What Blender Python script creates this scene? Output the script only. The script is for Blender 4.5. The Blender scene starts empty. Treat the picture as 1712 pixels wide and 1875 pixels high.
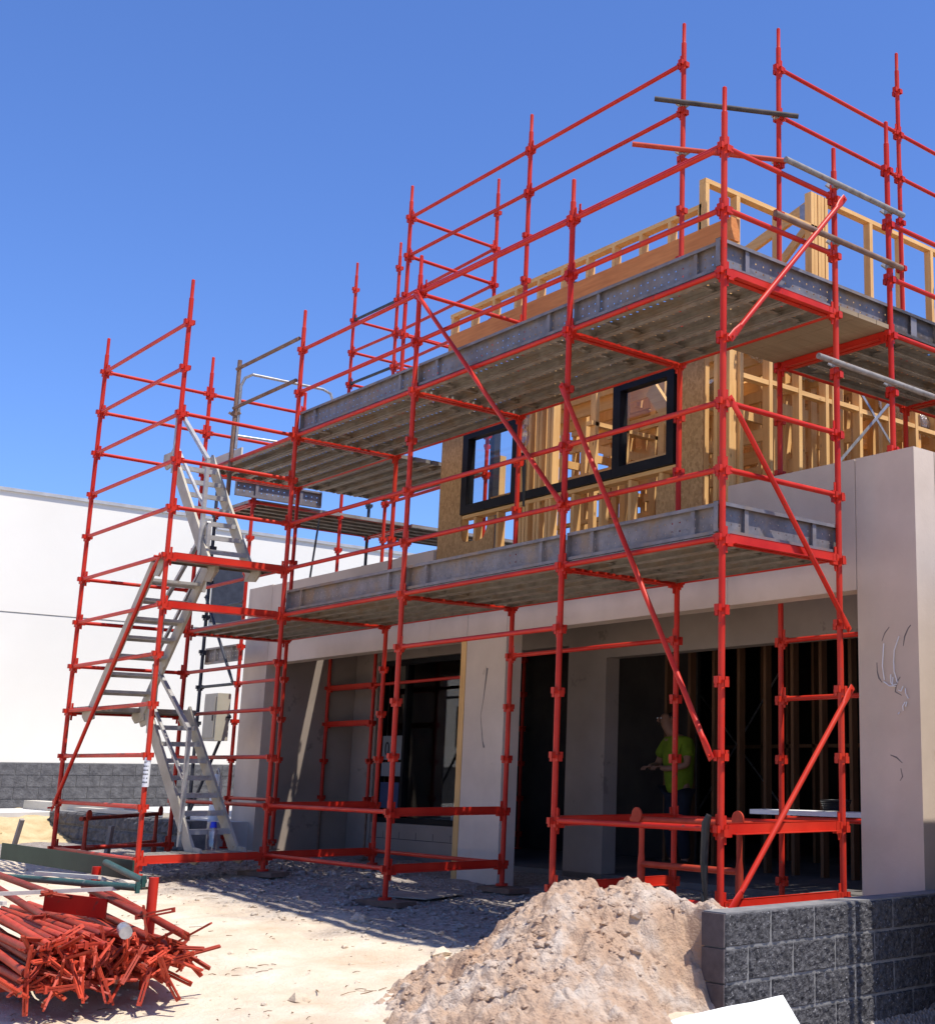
import bpy, math, random
from mathutils import Vector, Matrix, noise as mn
random.seed(7)
S = bpy.context.scene
COL = S.collection
H = 0.495                       # spacing of the scaffold's pressings
# ------------------------------------------------------------------ camera
cam = bpy.data.cameras.new('camera'); camo = bpy.data.objects.new('camera', cam); COL.objects.link(camo)
cam.sensor_fit = 'HORIZONTAL'; cam.sensor_width = 36; cam.lens = 2364.1*36/1712
cam.shift_x = -(1291.13-856)/1712; cam.shift_y = -(937.5-911.54)/1712
cam.clip_end = 3000; cam.clip_start = 0.05
yaw, pitch, roll = -0.8101, 0.21043, 0.008244
fw = Vector((math.sin(yaw)*math.cos(pitch), math.cos(yaw)*math.cos(pitch), math.sin(pitch)))
rt = Vector((math.cos(yaw), -math.sin(yaw), 0)); up = rt.cross(fw)
r2 = math.cos(roll)*rt+math.sin(roll)*up; u2 = -math.sin(roll)*rt+math.cos(roll)*up
m = Matrix((r2, u2, -fw)).transposed().to_4x4(); m.translation = Vector((6.35507, -6.21655, 0.8725))
camo.matrix_world = m
S.camera = camo
# ------------------------------------------------------------------ light
SUN = Vector((0.44, 0.15, 1.0)).normalized()
W = bpy.data.worlds.new('World'); S.world = W; W.use_nodes = True
nt = W.node_tree; bg = nt.nodes['Background']; sky = nt.nodes.new('ShaderNodeTexSky')
sky.sky_type = 'NISHITA'; sky.sun_disc = False
sky.sun_elevation = math.asin(SUN.z); sky.sun_rotation = math.atan2(SUN.x, SUN.y)
sky.altitude = 0; sky.air_density = 1.0; sky.dust_density = 0.5; sky.ozone_density = 4.0
tint = nt.nodes.new('ShaderNodeMix'); tint.data_type = 'RGBA'; tint.blend_type = 'MULTIPLY'; tint.inputs[0].default_value = 1
tint.inputs[7].default_value = (0.73, 0.93, 1.38, 1)      # clear, dry summer air: a deeper blue than the stock sky
nt.links.new(sky.outputs[0], tint.inputs[6]); nt.links.new(tint.outputs[2], bg.inputs[0]); bg.inputs[1].default_value = 0.11
sl = bpy.data.lights.new('sun', 'SUN'); sl.energy = 4.6; sl.angle = math.radians(0.53); sl.color = (1, 0.955, 0.88)
so = bpy.data.objects.new('sun', sl); COL.objects.link(so)
so.rotation_euler = SUN.to_track_quat('Z', 'Y').to_euler(); so.location = (20, 10, 30)
S.view_settings.view_transform = 'Standard'; S.view_settings.look = 'None'
S.view_settings.exposure = 0.45; S.view_settings.gamma = 1
S.render.engine = 'CYCLES'; S.cycles.use_denoising = True
S.cycles.max_bounces = 8; S.cycles.transparent_max_bounces = 24
# ------------------------------------------------------------------ materials
class N:
    """tiny node helper"""
    def __init__(s, name, rough=0.6, metal=0.0, spec=0.4):
        s.m = bpy.data.materials.new(name); s.m.use_nodes = True; s.t = s.m.node_tree
        s.b = s.t.nodes['Principled BSDF']; s.out = s.t.nodes['Material Output']
        s.b.inputs['Roughness'].default_value = rough; s.b.inputs['Metallic'].default_value = metal
        s.b.inputs['Specular IOR Level'].default_value = spec
        s.tc = s.t.nodes.new('ShaderNodeTexCoord')
    def n(s, typ, **k):
        x = s.t.nodes.new(typ)
        for a, v in k.items():
            if a in x.inputs: x.inputs[a].default_value = v
            else: setattr(x, a, v)
        return x
    def l(s, a, b): s.t.links.new(a, b)
    def coord(s, scale=(1, 1, 1), obj=False):
        mp = s.n('ShaderNodeMapping'); mp.inputs['Scale'].default_value = scale
        if obj: s.l(s.tc.outputs['Object'], mp.inputs[0])
        else:
            g = s.n('ShaderNodeNewGeometry'); s.l(g.outputs['Position'], mp.inputs[0])
        return mp.outputs[0]
    def noise(s, co, scale, detail=6, rough=0.6):
        x = s.n('ShaderNodeTexNoise'); x.inputs['Scale'].default_value = scale
        x.inputs['Detail'].default_value = detail; x.inputs['Roughness'].default_value = rough
        s.l(co, x.inputs['Vector']); return x.outputs[0]
    def ramp(s, fac, stops):
        x = s.n('ShaderNodeValToRGB'); s.l(fac, x.inputs[0]); e = x.color_ramp.elements
        while len(e) < len(stops): e.new(0.5)
        for q, (p, c) in zip(e, stops): q.position = p; q.color = (*c, 1) if len(c) == 3 else c
        return x.outputs[0]
    def mix(s, fac, a, b, mode='MIX'):
        x = s.n('ShaderNodeMix', data_type='RGBA', blend_type=mode)
        for sock, v in ((x.inputs[0], fac), (x.inputs[6], a), (x.inputs[7], b)):
            if hasattr(v, 'is_output'): s.l(v, sock)
            elif isinstance(v, tuple): sock.default_value = (*v, 1)
            else: sock.default_value = v
        return x.outputs[2]
    def math(s, op, a, b=None):
        x = s.n('ShaderNodeMath', operation=op)
        for i, v in enumerate((a, b)):
            if v is None: continue
            if hasattr(v, 'is_output'): s.l(v, x.inputs[i])
            else: x.inputs[i].default_value = v
        return x.outputs[0]
    def col(s, c):
        if isinstance(c, tuple): s.b.inputs['Base Color'].default_value = (*c, 1)
        else: s.l(c, s.b.inputs['Base Color'])
        return s
    def bump(s, h, strength=0.3, dist=0.01):
        x = s.n('ShaderNodeBump'); x.inputs['Strength'].default_value = strength; x.inputs['Distance'].default_value = dist
        s.l(h, x.inputs['Height']); s.l(x.outputs[0], s.b.inputs['Normal']); return s
    def rgh(s, r): s.l(r, s.b.inputs['Roughness']); return s

def mottled(name, c1, c2, scale, rough=0.7, bump=0.2, bscale=None, metal=0, spec=0.3, spots=None, bd=0.01, rnd=0, spl=None, fade=None):
    k = N(name, rough, metal, spec); co = k.coord()
    f = k.noise(co, scale, 7); c = k.ramp(f, [(0.32, c1), (0.68, c2)])
    if spots:
        f2 = k.noise(co, spots[0], 4, 0.7); msk = k.ramp(f2, [(spots[1], (0, 0, 0)), (spots[1]+0.04, (1, 1, 1))])
        c = k.mix(msk, c, spots[2])
    if fade:
        ff = k.ramp(k.noise(k.coord((1, 1, 0.5)), fade[0], 4), [(0.42, (0, 0, 0)), (0.70, (1, 1, 1))]); c = k.mix(k.math('MULTIPLY', ff, fade[1]), c, fade[2])
    if spl:
        f3 = k.ramp(k.noise(k.coord((1.7, 0.9, 1.3)), spl[0], 5, 0.75), [(spl[1], (0, 0, 0)), (spl[1]+0.03, (1, 1, 1))]); c = k.mix(k.math('MULTIPLY', f3, 0.8), c, spl[2])
    if rnd:
        oi = k.n('ShaderNodeObjectInfo'); k1 = k.ramp(oi.outputs['Random'], [(0.0, (1-rnd*1.3,)*3), (1.0, (1.05, 1.0, 1.0))]); c = k.mix(1.0, c, k1, 'MULTIPLY')
    k.col(c)
    if bump: k.bump(k.noise(co, bscale or scale*6, 5), bump, bd)
    return k.m
M = {}
M['red'] = mottled('red_scaffold_paint', (0.40, 0.012, 0.006), (0.53, 0.025, 0.011), 3.5, 0.42, 0.1, 90, 0, 0.22, (19, 0.635, (0.17, 0.045, 0.03)), bd=0.0012, spl=(31, 0.70, (0.50, 0.40, 0.36)), fade=(1.3, 0.5, (0.56, 0.060, 0.030)))
M['red_old'] = mottled('faded_red_paint', (0.42, 0.040, 0.018), (0.58, 0.080, 0.036), 7, 0.55, 0.2, 60, 0, 0.22, (18, 0.62, (0.24, 0.09, 0.05)), bd=0.0015, rnd=0.40, spl=(33, 0.70, (0.45, 0.36, 0.30)))
M['concrete'] = mottled('pale_precast_concrete', (0.56, 0.45, 0.355), (0.68, 0.555, 0.445), 1.6, 0.85, 0.35, 38, 0, 0.2, (2.4, 0.66, (0.52, 0.41, 0.32)), bd=0.004, spl=(3.1, 0.70, (0.68, 0.57, 0.46)), fade=(0.6, 0.5, (0.47, 0.37, 0.29)))
M['concrete_in'] = mottled('recess_wall_concrete', (0.25, 0.20, 0.165), (0.32, 0.26, 0.215), 1.3, 0.85, 0.25, 45, 0, 0.2, (2.2, 0.62, (0.22, 0.175, 0.145)), bd=0.003)  # darker copy of the facade concrete: recess shade put into the colour
M['slab'] = mottled('floor_slab_concrete', (0.10, 0.09, 0.085), (0.17, 0.155, 0.145), 1.5, 0.9, 0.3, 30)  # colour lowered so the indoor dimness is painted in
M['galv'] = mottled('galvanised_steel', (0.30, 0.30, 0.30), (0.46, 0.45, 0.44), 22, 0.42, 0.1, 60, 0.55, 0.5, (6, 0.60, (0.30, 0.26, 0.21)), bd=0.001)
M['alu'] = mottled('worn_aluminium', (0.34, 0.33, 0.31), (0.50, 0.485, 0.455), 9, 0.45, 0.1, 40, 0.45, 0.5, (7, 0.62, (0.36, 0.32, 0.27)), bd=0.001)
M['fibre'] = mottled('dusty_stair_stringer', (0.33, 0.295, 0.23), (0.46, 0.42, 0.34), 4, 0.6, 0.15, 40, 0.1, 0.4, (6, 0.64, (0.32, 0.25, 0.16)), bd=0.002)
M['rusty'] = mottled('rusty_steel_tube', (0.15, 0.085, 0.06), (0.26, 0.17, 0.12), 9, 0.75, 0.3, 60, 0.2, 0.3, bd=0.002)
M['dark_steel'] = mottled('dark_primed_steel', (0.022, 0.024, 0.032), (0.045, 0.047, 0.06), 6, 0.5, 0.1, 50)
M['green'] = mottled('green_painted_steel', (0.012, 0.055, 0.045), (0.03, 0.095, 0.075), 8, 0.5, 0.2, 60, 0, 0.4, (15, 0.62, (0.14, 0.15, 0.13)))
M['green_dk'] = mottled('dark_green_board_paint', (0.012, 0.035, 0.022), (0.022, 0.055, 0.035), 4, 0.6, 0.15, 50)
M['black'] = mottled('black_window_paint', (0.006, 0.006, 0.007), (0.012, 0.012, 0.013), 5, 0.55, 0.0, spec=0.15)
M['shade_lining'] = mottled('shade_darkened_lining', (0.030, 0.024, 0.022), (0.055, 0.045, 0.04), 2, 0.9, 0.2, 20)  # near-black colour paints the interior shade onto the inner walls and ceiling
M['dark_tube'] = mottled('dark_weathered_tube', (0.045, 0.038, 0.035), (0.10, 0.08, 0.07), 9, 0.7, 0.2, 60, 0.2, 0.3, bd=0.001)
M['old_galv'] = mottled('dull_old_galvanised_tube', (0.19, 0.165, 0.145), (0.30, 0.27, 0.24), 12, 0.6, 0.1, 60, 0.2, 0.3, (15, 0.6, (0.20, 0.13, 0.09)), bd=0.001)
M['rubber'] = mottled('black_rubber', (0.012, 0.012, 0.012), (0.02, 0.02, 0.02), 9, 0.45, 0.1, 80)
M['white'] = mottled('white_paint', (0.72, 0.72, 0.70), (0.82, 0.82, 0.80), 4, 0.5, 0.05, 40)
M['sheet'] = mottled('white_plastic_sheet', (0.66, 0.65, 0.60), (0.80, 0.79, 0.75), 2.5, 0.6, 0.1, 12, 0, 0.3, (5, 0.60, (0.56, 0.51, 0.43)), bd=0.004)
M['render'] = mottled('cream_rendered_wall', (0.73, 0.695, 0.605), (0.80, 0.765, 0.675), 0.35, 0.9, 0.1, 25, fade=(0.22, 0.5, (0.69, 0.65, 0.56)))
M['cap'] = mottled('grey_wall_capping', (0.34, 0.34, 0.34), (0.45, 0.45, 0.45), 4, 0.5, 0)
M['pave'] = mottled('pale_pavement', (0.50, 0.48, 0.45), (0.62, 0.60, 0.57), 2, 0.9, 0.2, 30)
M['ply'] = mottled('grey_plywood', (0.22, 0.19, 0.16), (0.33, 0.29, 0.25), 3, 0.85, 0.2, 40)
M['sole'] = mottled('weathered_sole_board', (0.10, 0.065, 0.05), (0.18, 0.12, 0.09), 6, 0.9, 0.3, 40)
M['box'] = mottled('beige_switch_box', (0.40, 0.37, 0.29), (0.47, 0.43, 0.35), 4, 0.6, 0.05)
M['paper'] = mottled('white_paper', (0.66, 0.68, 0.70), (0.74, 0.75, 0.76), 4, 0.7, 0)
M['dim_paper'] = mottled('shade_dimmed_paper', (0.17, 0.18, 0.19), (0.22, 0.23, 0.24), 4, 0.7, 0)  # white paper toned down: dimness behind the glass is in the colour
M['bluepaper'] = mottled('blue_poster_paper', (0.035, 0.05, 0.11), (0.05, 0.07, 0.14), 4, 0.7, 0)
M['ink'] = mottled('black_ink', (0.015, 0.015, 0.02), (0.02, 0.02, 0.03), 4, 0.7, 0)
M['scuff'] = mottled('dark_scuff', (0.15, 0.125, 0.115), (0.22, 0.19, 0.175), 20, 0.9, 0)
M['skin'] = mottled('tanned_skin', (0.26, 0.13, 0.08), (0.32, 0.165, 0.105), 10, 0.55, 0.05, 60)
M['hivis'] = mottled('high_visibility_yellow_cloth', (0.12, 0.18, 0.010), (0.20, 0.28, 0.014), 5, 0.8, 0.4, 9, bd=0.03)
M['navy'] = mottled('navy_work_cloth', (0.010, 0.011, 0.018), (0.018, 0.020, 0.030), 6, 0.9, 0.4, 12, bd=0.02)
M['hair'] = mottled('dark_hair', (0.012, 0.009, 0.007), (0.02, 0.015, 0.01), 30, 0.7, 0.4, 90)
M['bluecap'] = mottled('blue_plastic', (0.015, 0.03, 0.45), (0.02, 0.05, 0.55), 5, 0.35, 0)
M['boot'] = mottled('brown_leather', (0.05, 0.03, 0.02), (0.08, 0.05, 0.03), 9, 0.7, 0.1)
M['mortar'] = mottled('grey_mortar', (0.15, 0.145, 0.14), (0.24, 0.23, 0.22), 12, 0.95, 0.2, 80)
M['foil'] = mottled('crumpled_foil', (0.55, 0.55, 0.56), (0.75, 0.75, 0.76), 30, 0.22, 0.9, 24, 0.9, 0.5, bd=0.02)
M['block'] = mottled('dark_split_face_block', (0.026, 0.025, 0.027), (0.115, 0.11, 0.112), 34, 0.9, 0.9, 85, 0, 0.2, (55, 0.61, (0.26, 0.25, 0.25)), bd=0.012)
M['block_side'] = mottled('dark_block_cut_face', (0.075, 0.06, 0.06), (0.11, 0.09, 0.088), 14, 0.95, 0.3, 90)
M['block_far'] = mottled('grey_split_face_block', (0.075, 0.072, 0.075), (0.15, 0.145, 0.145), 9, 0.95, 0.8, 16, 0, 0.2, bd=0.03)
M['twig'] = mottled('dry_twig', (0.12, 0.07, 0.035), (0.26, 0.16, 0.08), 9, 0.9, 0)
M['bank'] = mottled('yellow_sand_bank', (0.42, 0.30, 0.15), (0.60, 0.46, 0.26), 4, 0.95, 0.9, 20, bd=0.03)

def timber(name, c1, c2, ax, knots=True):
    k = N(name, 0.7, 0, 0.25); sc = [14, 14, 14]; sc[ax] = 0.9; co = k.coord(tuple(sc))
    g = k.noise(co, 2.2, 5, 0.65); c = k.ramp(g, [(0.3, c1), (0.7, c2)])
    big = k.noise(k.coord(), 1.3, 3); c = k.mix(0.35, c, k.ramp(big, [(0.3, tuple(x*0.72 for x in c1)), (0.7, tuple(min(1, x*1.12) for x in c2))]))
    if knots:
        s2 = [5, 5, 5]; s2[ax] = 2.2; v = k.n('ShaderNodeTexVoronoi'); k.l(k.coord(tuple(s2)), v.inputs['Vector']); v.inputs['Scale'].default_value = 1.3
        c = k.mix(k.ramp(v.outputs['Distance'], [(0.03, (1, 1, 1)), (0.09, (0, 0, 0))]), c, (0.12, 0.05, 0.02))
    k.col(c); k.bump(g, 0.15, 0.004); return k.m
P1, P2 = (0.61, 0.325, 0.105), (0.79, 0.49, 0.20)
for i, a in enumerate('xyz'): M['pine_'+a] = timber('pine_along_'+a, P1, P2, i)
M['lvl'] = timber('orange_laminated_beam', (0.50, 0.150, 0.040), (0.74, 0.29, 0.085), 0, False)
M['grey_timber'] = timber('weathered_scaffold_timber', (0.24, 0.17, 0.10), (0.36, 0.27, 0.17), 1)
M['pale_timber'] = timber('pale_dusty_timber', (0.50, 0.45, 0.36), (0.66, 0.61, 0.52), 0, False)
M['dim_timber'] = timber('shade_darkened_stud', (0.12, 0.055, 0.025), (0.20, 0.10, 0.05), 2)  # pine darkened in colour to stand for the shade indoors
def osb():
    k = N('strand_board', 0.75, 0, 0.25); co = k.coord((8, 8, 6.0))
    v = k.n('ShaderNodeTexVoronoi'); k.l(co, v.inputs['Vector']); v.inputs['Scale'].default_value = 5
    g = k.noise(co, 7, 5, 0.7)
    c = k.ramp(g, [(0.3, (0.30, 0.155, 0.05)), (0.7, (0.55, 0.33, 0.13))])
    c = k.mix(0.4, c, k.ramp(v.outputs['Color'], [(0.2, (0.28, 0.15, 0.055)), (0.8, (0.60, 0.37, 0.16))]))
    k.col(c).bump(g, 0.25, 0.004); return k.m
M['osb'] = osb()
def glass():
    k = N('window_glass'); g = k.n('ShaderNodeBsdfGlossy'); g.inputs['Roughness'].default_value = 0.02
    t = k.n('ShaderNodeBsdfTransparent'); t.inputs[0].default_value = (0.94, 0.95, 0.955, 1)
    lw = k.n('ShaderNodeLayerWeight'); lw.inputs[0].default_value = 0.5; mx = k.n('ShaderNodeMixShader')
    k.l(k.math('ADD', 0.02, k.math('MULTIPLY', k.math('POWER', lw.outputs['Facing'], 4.0), 0.6)), mx.inputs[0]); k.l(t.outputs[0], mx.inputs[1]); k.l(g.outputs[0], mx.inputs[2]); k.l(mx.outputs[0], k.out.inputs[0]); return k.m
M['glass'] = glass()
def clear(name, tint):
    k = N(name); g = k.n('ShaderNodeBsdfGlossy'); g.inputs['Roughness'].default_value = 0.08
    t = k.n('ShaderNodeBsdfTransparent'); t.inputs[0].default_value = (*tint, 1); mx = k.n('ShaderNodeMixShader')
    mx.inputs[0].default_value = 0.16
    k.l(t.outputs[0], mx.inputs[1]); k.l(g.outputs[0], mx.inputs[2]); k.l(mx.outputs[0], k.out.inputs[0]); return k.m
M['clear'] = clear('clear_plastic', (0.86, 0.86, 0.93))
def plank_mat(name='perforated_steel_plank', hr=0.0135, dk=1.0):
    k = N(name, 0.5, 0.35, 0.4); co = k.coord()
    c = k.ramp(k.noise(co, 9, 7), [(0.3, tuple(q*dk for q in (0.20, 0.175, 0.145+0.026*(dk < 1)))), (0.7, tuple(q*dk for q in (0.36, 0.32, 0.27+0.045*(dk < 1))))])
    st = k.ramp(k.noise(co, 2.3, 6, 0.7), [(0.5, (0, 0, 0)), (0.66, (1, 1, 1))]); c = k.mix(k.math('MULTIPLY', st, 0.8), c, (0.27, 0.175, 0.095))
    k.col(c); k.bump(k.noise(co, 70, 3), 0.1, 0.001)
    sp = k.n('ShaderNodeSeparateXYZ'); k.l(k.tc.outputs['Object'], sp.inputs[0])
    def cell(o, p): return k.math('MULTIPLY', k.math('SUBTRACT', k.math('FRACT', k.math('ADD', k.math('DIVIDE', o, p), 0.5)), 0.5), p)
    dx = cell(sp.outputs[0], 0.082); dy = cell(k.math('ADD', sp.outputs[1], 0.032), 0.064)
    d = k.math('SQRT', k.math('ADD', k.math('MULTIPLY', dx, dx), k.math('MULTIPLY', dy, dy)))
    hole = k.math('LESS_THAN', d, hr)
    hole = k.math('MULTIPLY', hole, k.math('LESS_THAN', k.math('ABSOLUTE', sp.outputs[1]), 0.085))
    hole = k.math('MULTIPLY', hole, k.math('GREATER_THAN', sp.outputs[2], -0.004))
    tr = k.n('ShaderNodeBsdfTransparent'); mx = k.n('ShaderNodeMixShader')
    k.l(hole, mx.inputs[0]); k.l(k.b.outputs[0], mx.inputs[1]); k.l(tr.outputs[0], mx.inputs[2]); k.l(mx.outputs[0], k.out.inputs[0]); return k.m
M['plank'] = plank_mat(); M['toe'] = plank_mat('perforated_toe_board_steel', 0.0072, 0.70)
def ground_mat():
    k = N('sandy_rubble_ground', 0.95, 0, 0.1); co = k.coord()
    sand = k.ramp(k.noise(co, 1.7, 8, 0.65), [(0.30, (0.56, 0.43, 0.295)), (0.55, (0.68, 0.57, 0.43)), (0.75, (0.74, 0.66, 0.55))])
    v = k.n('ShaderNodeTexVoronoi'); k.l(co, v.inputs['Vector']); v.inputs['Scale'].default_value = 38
    grav = k.ramp(v.outputs['Color'], [(0.1, (0.20, 0.17, 0.15)), (0.5, (0.40, 0.35, 0.30)), (0.9, (0.60, 0.56, 0.52))])
    dirt = k.ramp(k.noise(co, 9, 7, 0.7), [(0.35, (0.17, 0.135, 0.115)), (0.65, (0.34, 0.28, 0.24))])
    grav = k.mix(0.55, grav, dirt)
    sp = k.n('ShaderNodeSeparateXYZ'); k.l(co, sp.inputs[0])
    # rubble lies close to the building, loose sand in the open yard
    edge = k.math('ADD', k.math('ADD', sp.outputs[1], k.math('MULTIPLY', sp.outputs[0], -0.10)), k.math('MULTIPLY', k.noise(co, 1.1, 6, 0.6), 2.2))
    f = k.ramp(edge, [(0.02, (0, 0, 0)), (0.62, (1, 1, 1))])
    edge2 = k.math('SUBTRACT', edge, 0.2); f = k.ramp(edge2, [(0.0, (0, 0, 0)), (0.75, (1, 1, 1))])
    c = k.mix(f, sand, grav)
    red = k.ramp(k.noise(co, 3.3, 5, 0.7), [(0.64, (0, 0, 0)), (0.74, (1, 1, 1))]); c = k.mix(k.math('MULTIPLY', red, 0.55), c, (0.50, 0.27, 0.17))
    k.col(c)
    h = k.math('ADD', k.math('MULTIPLY', k.noise(co, 26, 6, 0.7), 1.0), k.math('MULTIPLY', v.outputs['Distance'], k.math('MULTIPLY', f, 1.2)))
    k.bump(h, 0.75, 0.03); return k.m
M['ground'] = ground_mat()
def sand_mat():
    k = N('heaped_building_sand', 0.95, 0, 0.1); co = k.coord()
    c = k.ramp(k.noise(co, 2.6, 7, 0.62), [(0.35, (0.47, 0.305, 0.20)), (0.49, (0.53, 0.37, 0.255)), (0.60, (0.61, 0.49, 0.385)), (0.74, (0.67, 0.60, 0.52))])
    k.col(c); h = k.math('ADD', k.noise(co, 22, 7, 0.72), k.math('MULTIPLY', k.noise(co, 7, 4), 1.0))
    k.bump(h, 0.8, 0.05); return k.m
M['sand'] = sand_mat()

# ------------------------------------------------------------------ mesh helper
class MB:
    def __init__(s): s.v = []; s.f = []
    def add(s, vs, fs):
        o = len(s.v); s.v += [Vector(v) for v in vs]; s.f += [tuple(i+o for i in f) for f in fs]; return s
    def obox(s, c, ax, ay, az, hx, hy, hz):
        c = Vector(c); X, Y, Z = ax*hx, ay*hy, az*hz
        vs = [c+i*X+j*Y+k*Z for k in (-1, 1) for j in (-1, 1) for i in (-1, 1)]
        return s.add(vs, [(0, 2, 3, 1), (4, 5, 7, 6), (0, 1, 5, 4), (2, 6, 7, 3), (0, 4, 6, 2), (1, 3, 7, 5)])
    def box(s, x0, x1, y0, y1, z0, z1):
        return s.obox(((x0+x1)/2, (y0+y1)/2, (z0+z1)/2), Vector((1, 0, 0)), Vector((0, 1, 0)), Vector((0, 0, 1)), abs(x1-x0)/2, abs(y1-y0)/2, abs(z1-z0)/2)
    def bar(s, p0, p1, w, h, upv=(0, 0, 1)):
        p0, p1 = Vector(p0), Vector(p1); d = p1-p0; L = d.length; d = d/L
        u = Vector(upv); sd = d.cross(u)
        if sd.length < 1e-4: sd = d.cross(Vector((1, 0, 0)))
        sd.normalize(); u = sd.cross(d)
        return s.obox((p0+p1)/2, d, sd, u, L/2, w/2, h/2)
    def tube(s, p0, p1, r, n=12, r1=None, caps=True):
        return s.path([p0, p1], [r, r if r1 is None else r1], n, caps)
    def path(s, pts, rad, n=10, caps=True):
        pts = [Vector(p) for p in pts]
        if not isinstance(rad, (list, tuple)): rad = [rad]*len(pts)
        o = len(s.v); a = None
        for i, p in enumerate(pts):
            d = (pts[min(i+1, len(pts)-1)]-pts[max(i-1, 0)]).normalized()
            if a is None:
                a = d.cross(Vector((0, 0, 1)))
                if a.length < 1e-3: a = d.cross(Vector((0, 1, 0)))
            a = (a-d*a.dot(d)).normalized(); b = d.cross(a)
            for k in range(n):
                t = 2*math.pi*k/n; s.v.append(p+(a*math.cos(t)+b*math.sin(t))*rad[i])
        for i in range(len(pts)-1):
            for k in range(n):
                k2 = (k+1) % n
                s.f.append((o+i*n+k, o+i*n+k2, o+(i+1)*n+k2, o+(i+1)*n+k))
        if caps:
            s.f.append(tuple(o+k for k in range(n))[::-1]); e = o+(len(pts)-1)*n; s.f.append(tuple(e+k for k in range(n)))
        return s
    def prism(s, poly, p, ex):      # polygon of points extruded by vector ex
        n = len(poly); a = [Vector(q) for q in poly]; ex = Vector(ex)
        return s.add(a+[q+ex for q in a], [tuple(range(n))[::-1], tuple(range(n, 2*n))]+[(i, (i+1) % n, n+(i+1) % n, n+i) for i in range(n)])
    def build(s, name, mat, parent=None, root=None, smooth=True, fixn=False):
        me = bpy.data.meshes.new(name)
        off = Vector(root.location) if root is not None else Vector((0, 0, 0))
        me.from_pydata([tuple(v-off) for v in s.v], [], s.f); me.update()
        for mt in (mat if isinstance(mat, (list, tuple)) else [mat]): me.materials.append(M[mt])
        if fixn:
            import bmesh
            b = bmesh.new(); b.from_mesh(me); bmesh.ops.recalc_face_normals(b, faces=b.faces); b.to_mesh(me); b.free()
        if smooth:
            for p in me.polygons: p.use_smooth = True
            me.set_sharp_from_angle(angle=math.radians(38))
        o = bpy.data.objects.new(name, me); COL.objects.link(o)
        if parent is not None: o.parent = parent
        return o
def tag(o, label, cat, group=None, kind=None):
    if label: o['label'] = label
    if cat: o['category'] = cat
    if group: o['group'] = group
    if kind: o['kind'] = kind
    return o
def thing(name, loc, label, cat, group=None):
    o = bpy.data.objects.new(name, None); COL.objects.link(o); o.location = loc; o.empty_display_size = 0.2
    return tag(o, label, cat, group)
def solo(mb, name, mat, loc, label, cat, group=None, kind=None, smooth=True):
    class R: pass
    r = R(); r.location = loc
    o = mb.build(name, mat, None, r, smooth); o.location = loc
    return tag(o, label, cat, group, kind)

# ------------------------------------------------------------------ ground
def fb(x, y, s, o=4, seed=0.0):
    return mn.fractal(Vector((x*s+seed, y*s-seed, seed*0.37)), 0.9, 2.1, o)
def gz(x, y, detail=True):
    z = -0.30-0.045*((x+4)*0.85-y*0.5)
    z = min(max(z, -1.0), -0.12)
    if y > 1.3: z = z+(max(-0.27, min(z, -0.27))-z)*min(1, (y-1.3)/0.6)
    if 0.5 < x < 6 and y > -1.4: z -= 0.50*min(1, (x-0.5)/0.25)*min(1, (y+1.4)/1.0)
    if x < -9.5: z += (-0.20-z)*min(1, (-9.5-x)/2)
    if detail and -20 < x < 10 and -9 < y < 3:
        z += 0.030*fb(x, y, 1.1)+0.014*fb(x, y, 5, 3, 3.1)
        if y < -0.6:
            for c in (-2.1, -3.3): z -= 0.022*math.exp(-((y-c-0.10*x-0.1*fb(x, 0, 0.8, 2, c))/0.10)**2)
    return z
def lines(lo, hi, step, far):
    a = []; x = lo
    while x <= hi+1e-6: a.append(x); x += step
    s = step; x = hi
    while x < far: s *= 1.6; x += s; a.append(x)
    s = step; x = lo; b = []
    while x > -far: s *= 1.6; x -= s; b.append(x)
    return b[::-1]+a
gx = lines(-13, 3.2, 0.085, 900); gy = lines(-6, 3.2, 0.085, 900)
g = MB(); g.v = [Vector((x, y, gz(x, y))) for y in gy for x in gx]
nx = len(gx); g.f = [(j*nx+i, j*nx+i+1, (j+1)*nx+i+1, (j+1)*nx+i) for j in range(len(gy)-1) for i in range(nx-1)]
o = g.build('ground', 'ground'); tag(o, 'bare sandy building site ground with grey rubble near the scaffold', 'ground', kind='structure')
for p in o.data.polygons: p.use_smooth = True
# small stones and rubble, twigs
def rock(mb, c, r, sub=0):
    ph = random.random()*10; vs = []; fs = []
    t = (1+5**0.5)/2
    base = [(-1, t, 0), (1, t, 0), (-1, -t, 0), (1, -t, 0), (0, -1, t), (0, 1, t), (0, -1, -t), (0, 1, -t), (t, 0, -1), (t, 0, 1), (-t, 0, -1), (-t, 0, 1)]
    for b in base:
        d = Vector(b).normalized(); vs.append(Vector(c)+Vector((d.x*r*random.uniform(.7, 1.3), d.y*r*random.uniform(.7, 1.3), d.z*r*random.uniform(.45, .9))))
    mb.add(vs, [(0, 11, 5), (0, 5, 1), (0, 1, 7), (0, 7, 10), (0, 10, 11), (1, 5, 9), (5, 11, 4), (11, 10, 2), (10, 7, 6), (7, 1, 8), (3, 9, 4), (3, 4, 2), (3, 2, 6), (3, 6, 8), (3, 8, 9), (4, 9, 5), (2, 4, 11), (6, 2, 10), (8, 6, 7), (9, 8, 1)])
mb = MB()
for i in range(2600):
    x = random.uniform(-9, 0.3); y = random.triangular(-1.5, 1.6, 0.4) if i % 9 else random.uniform(-4.5, 1.5)
    r = abs(random.gauss(0, 0.013))+0.005
    if random.random() < 0.02: r *= 2.6
    rock(mb, (x, y, gz(x, y)+r*0.2), r)
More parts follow.
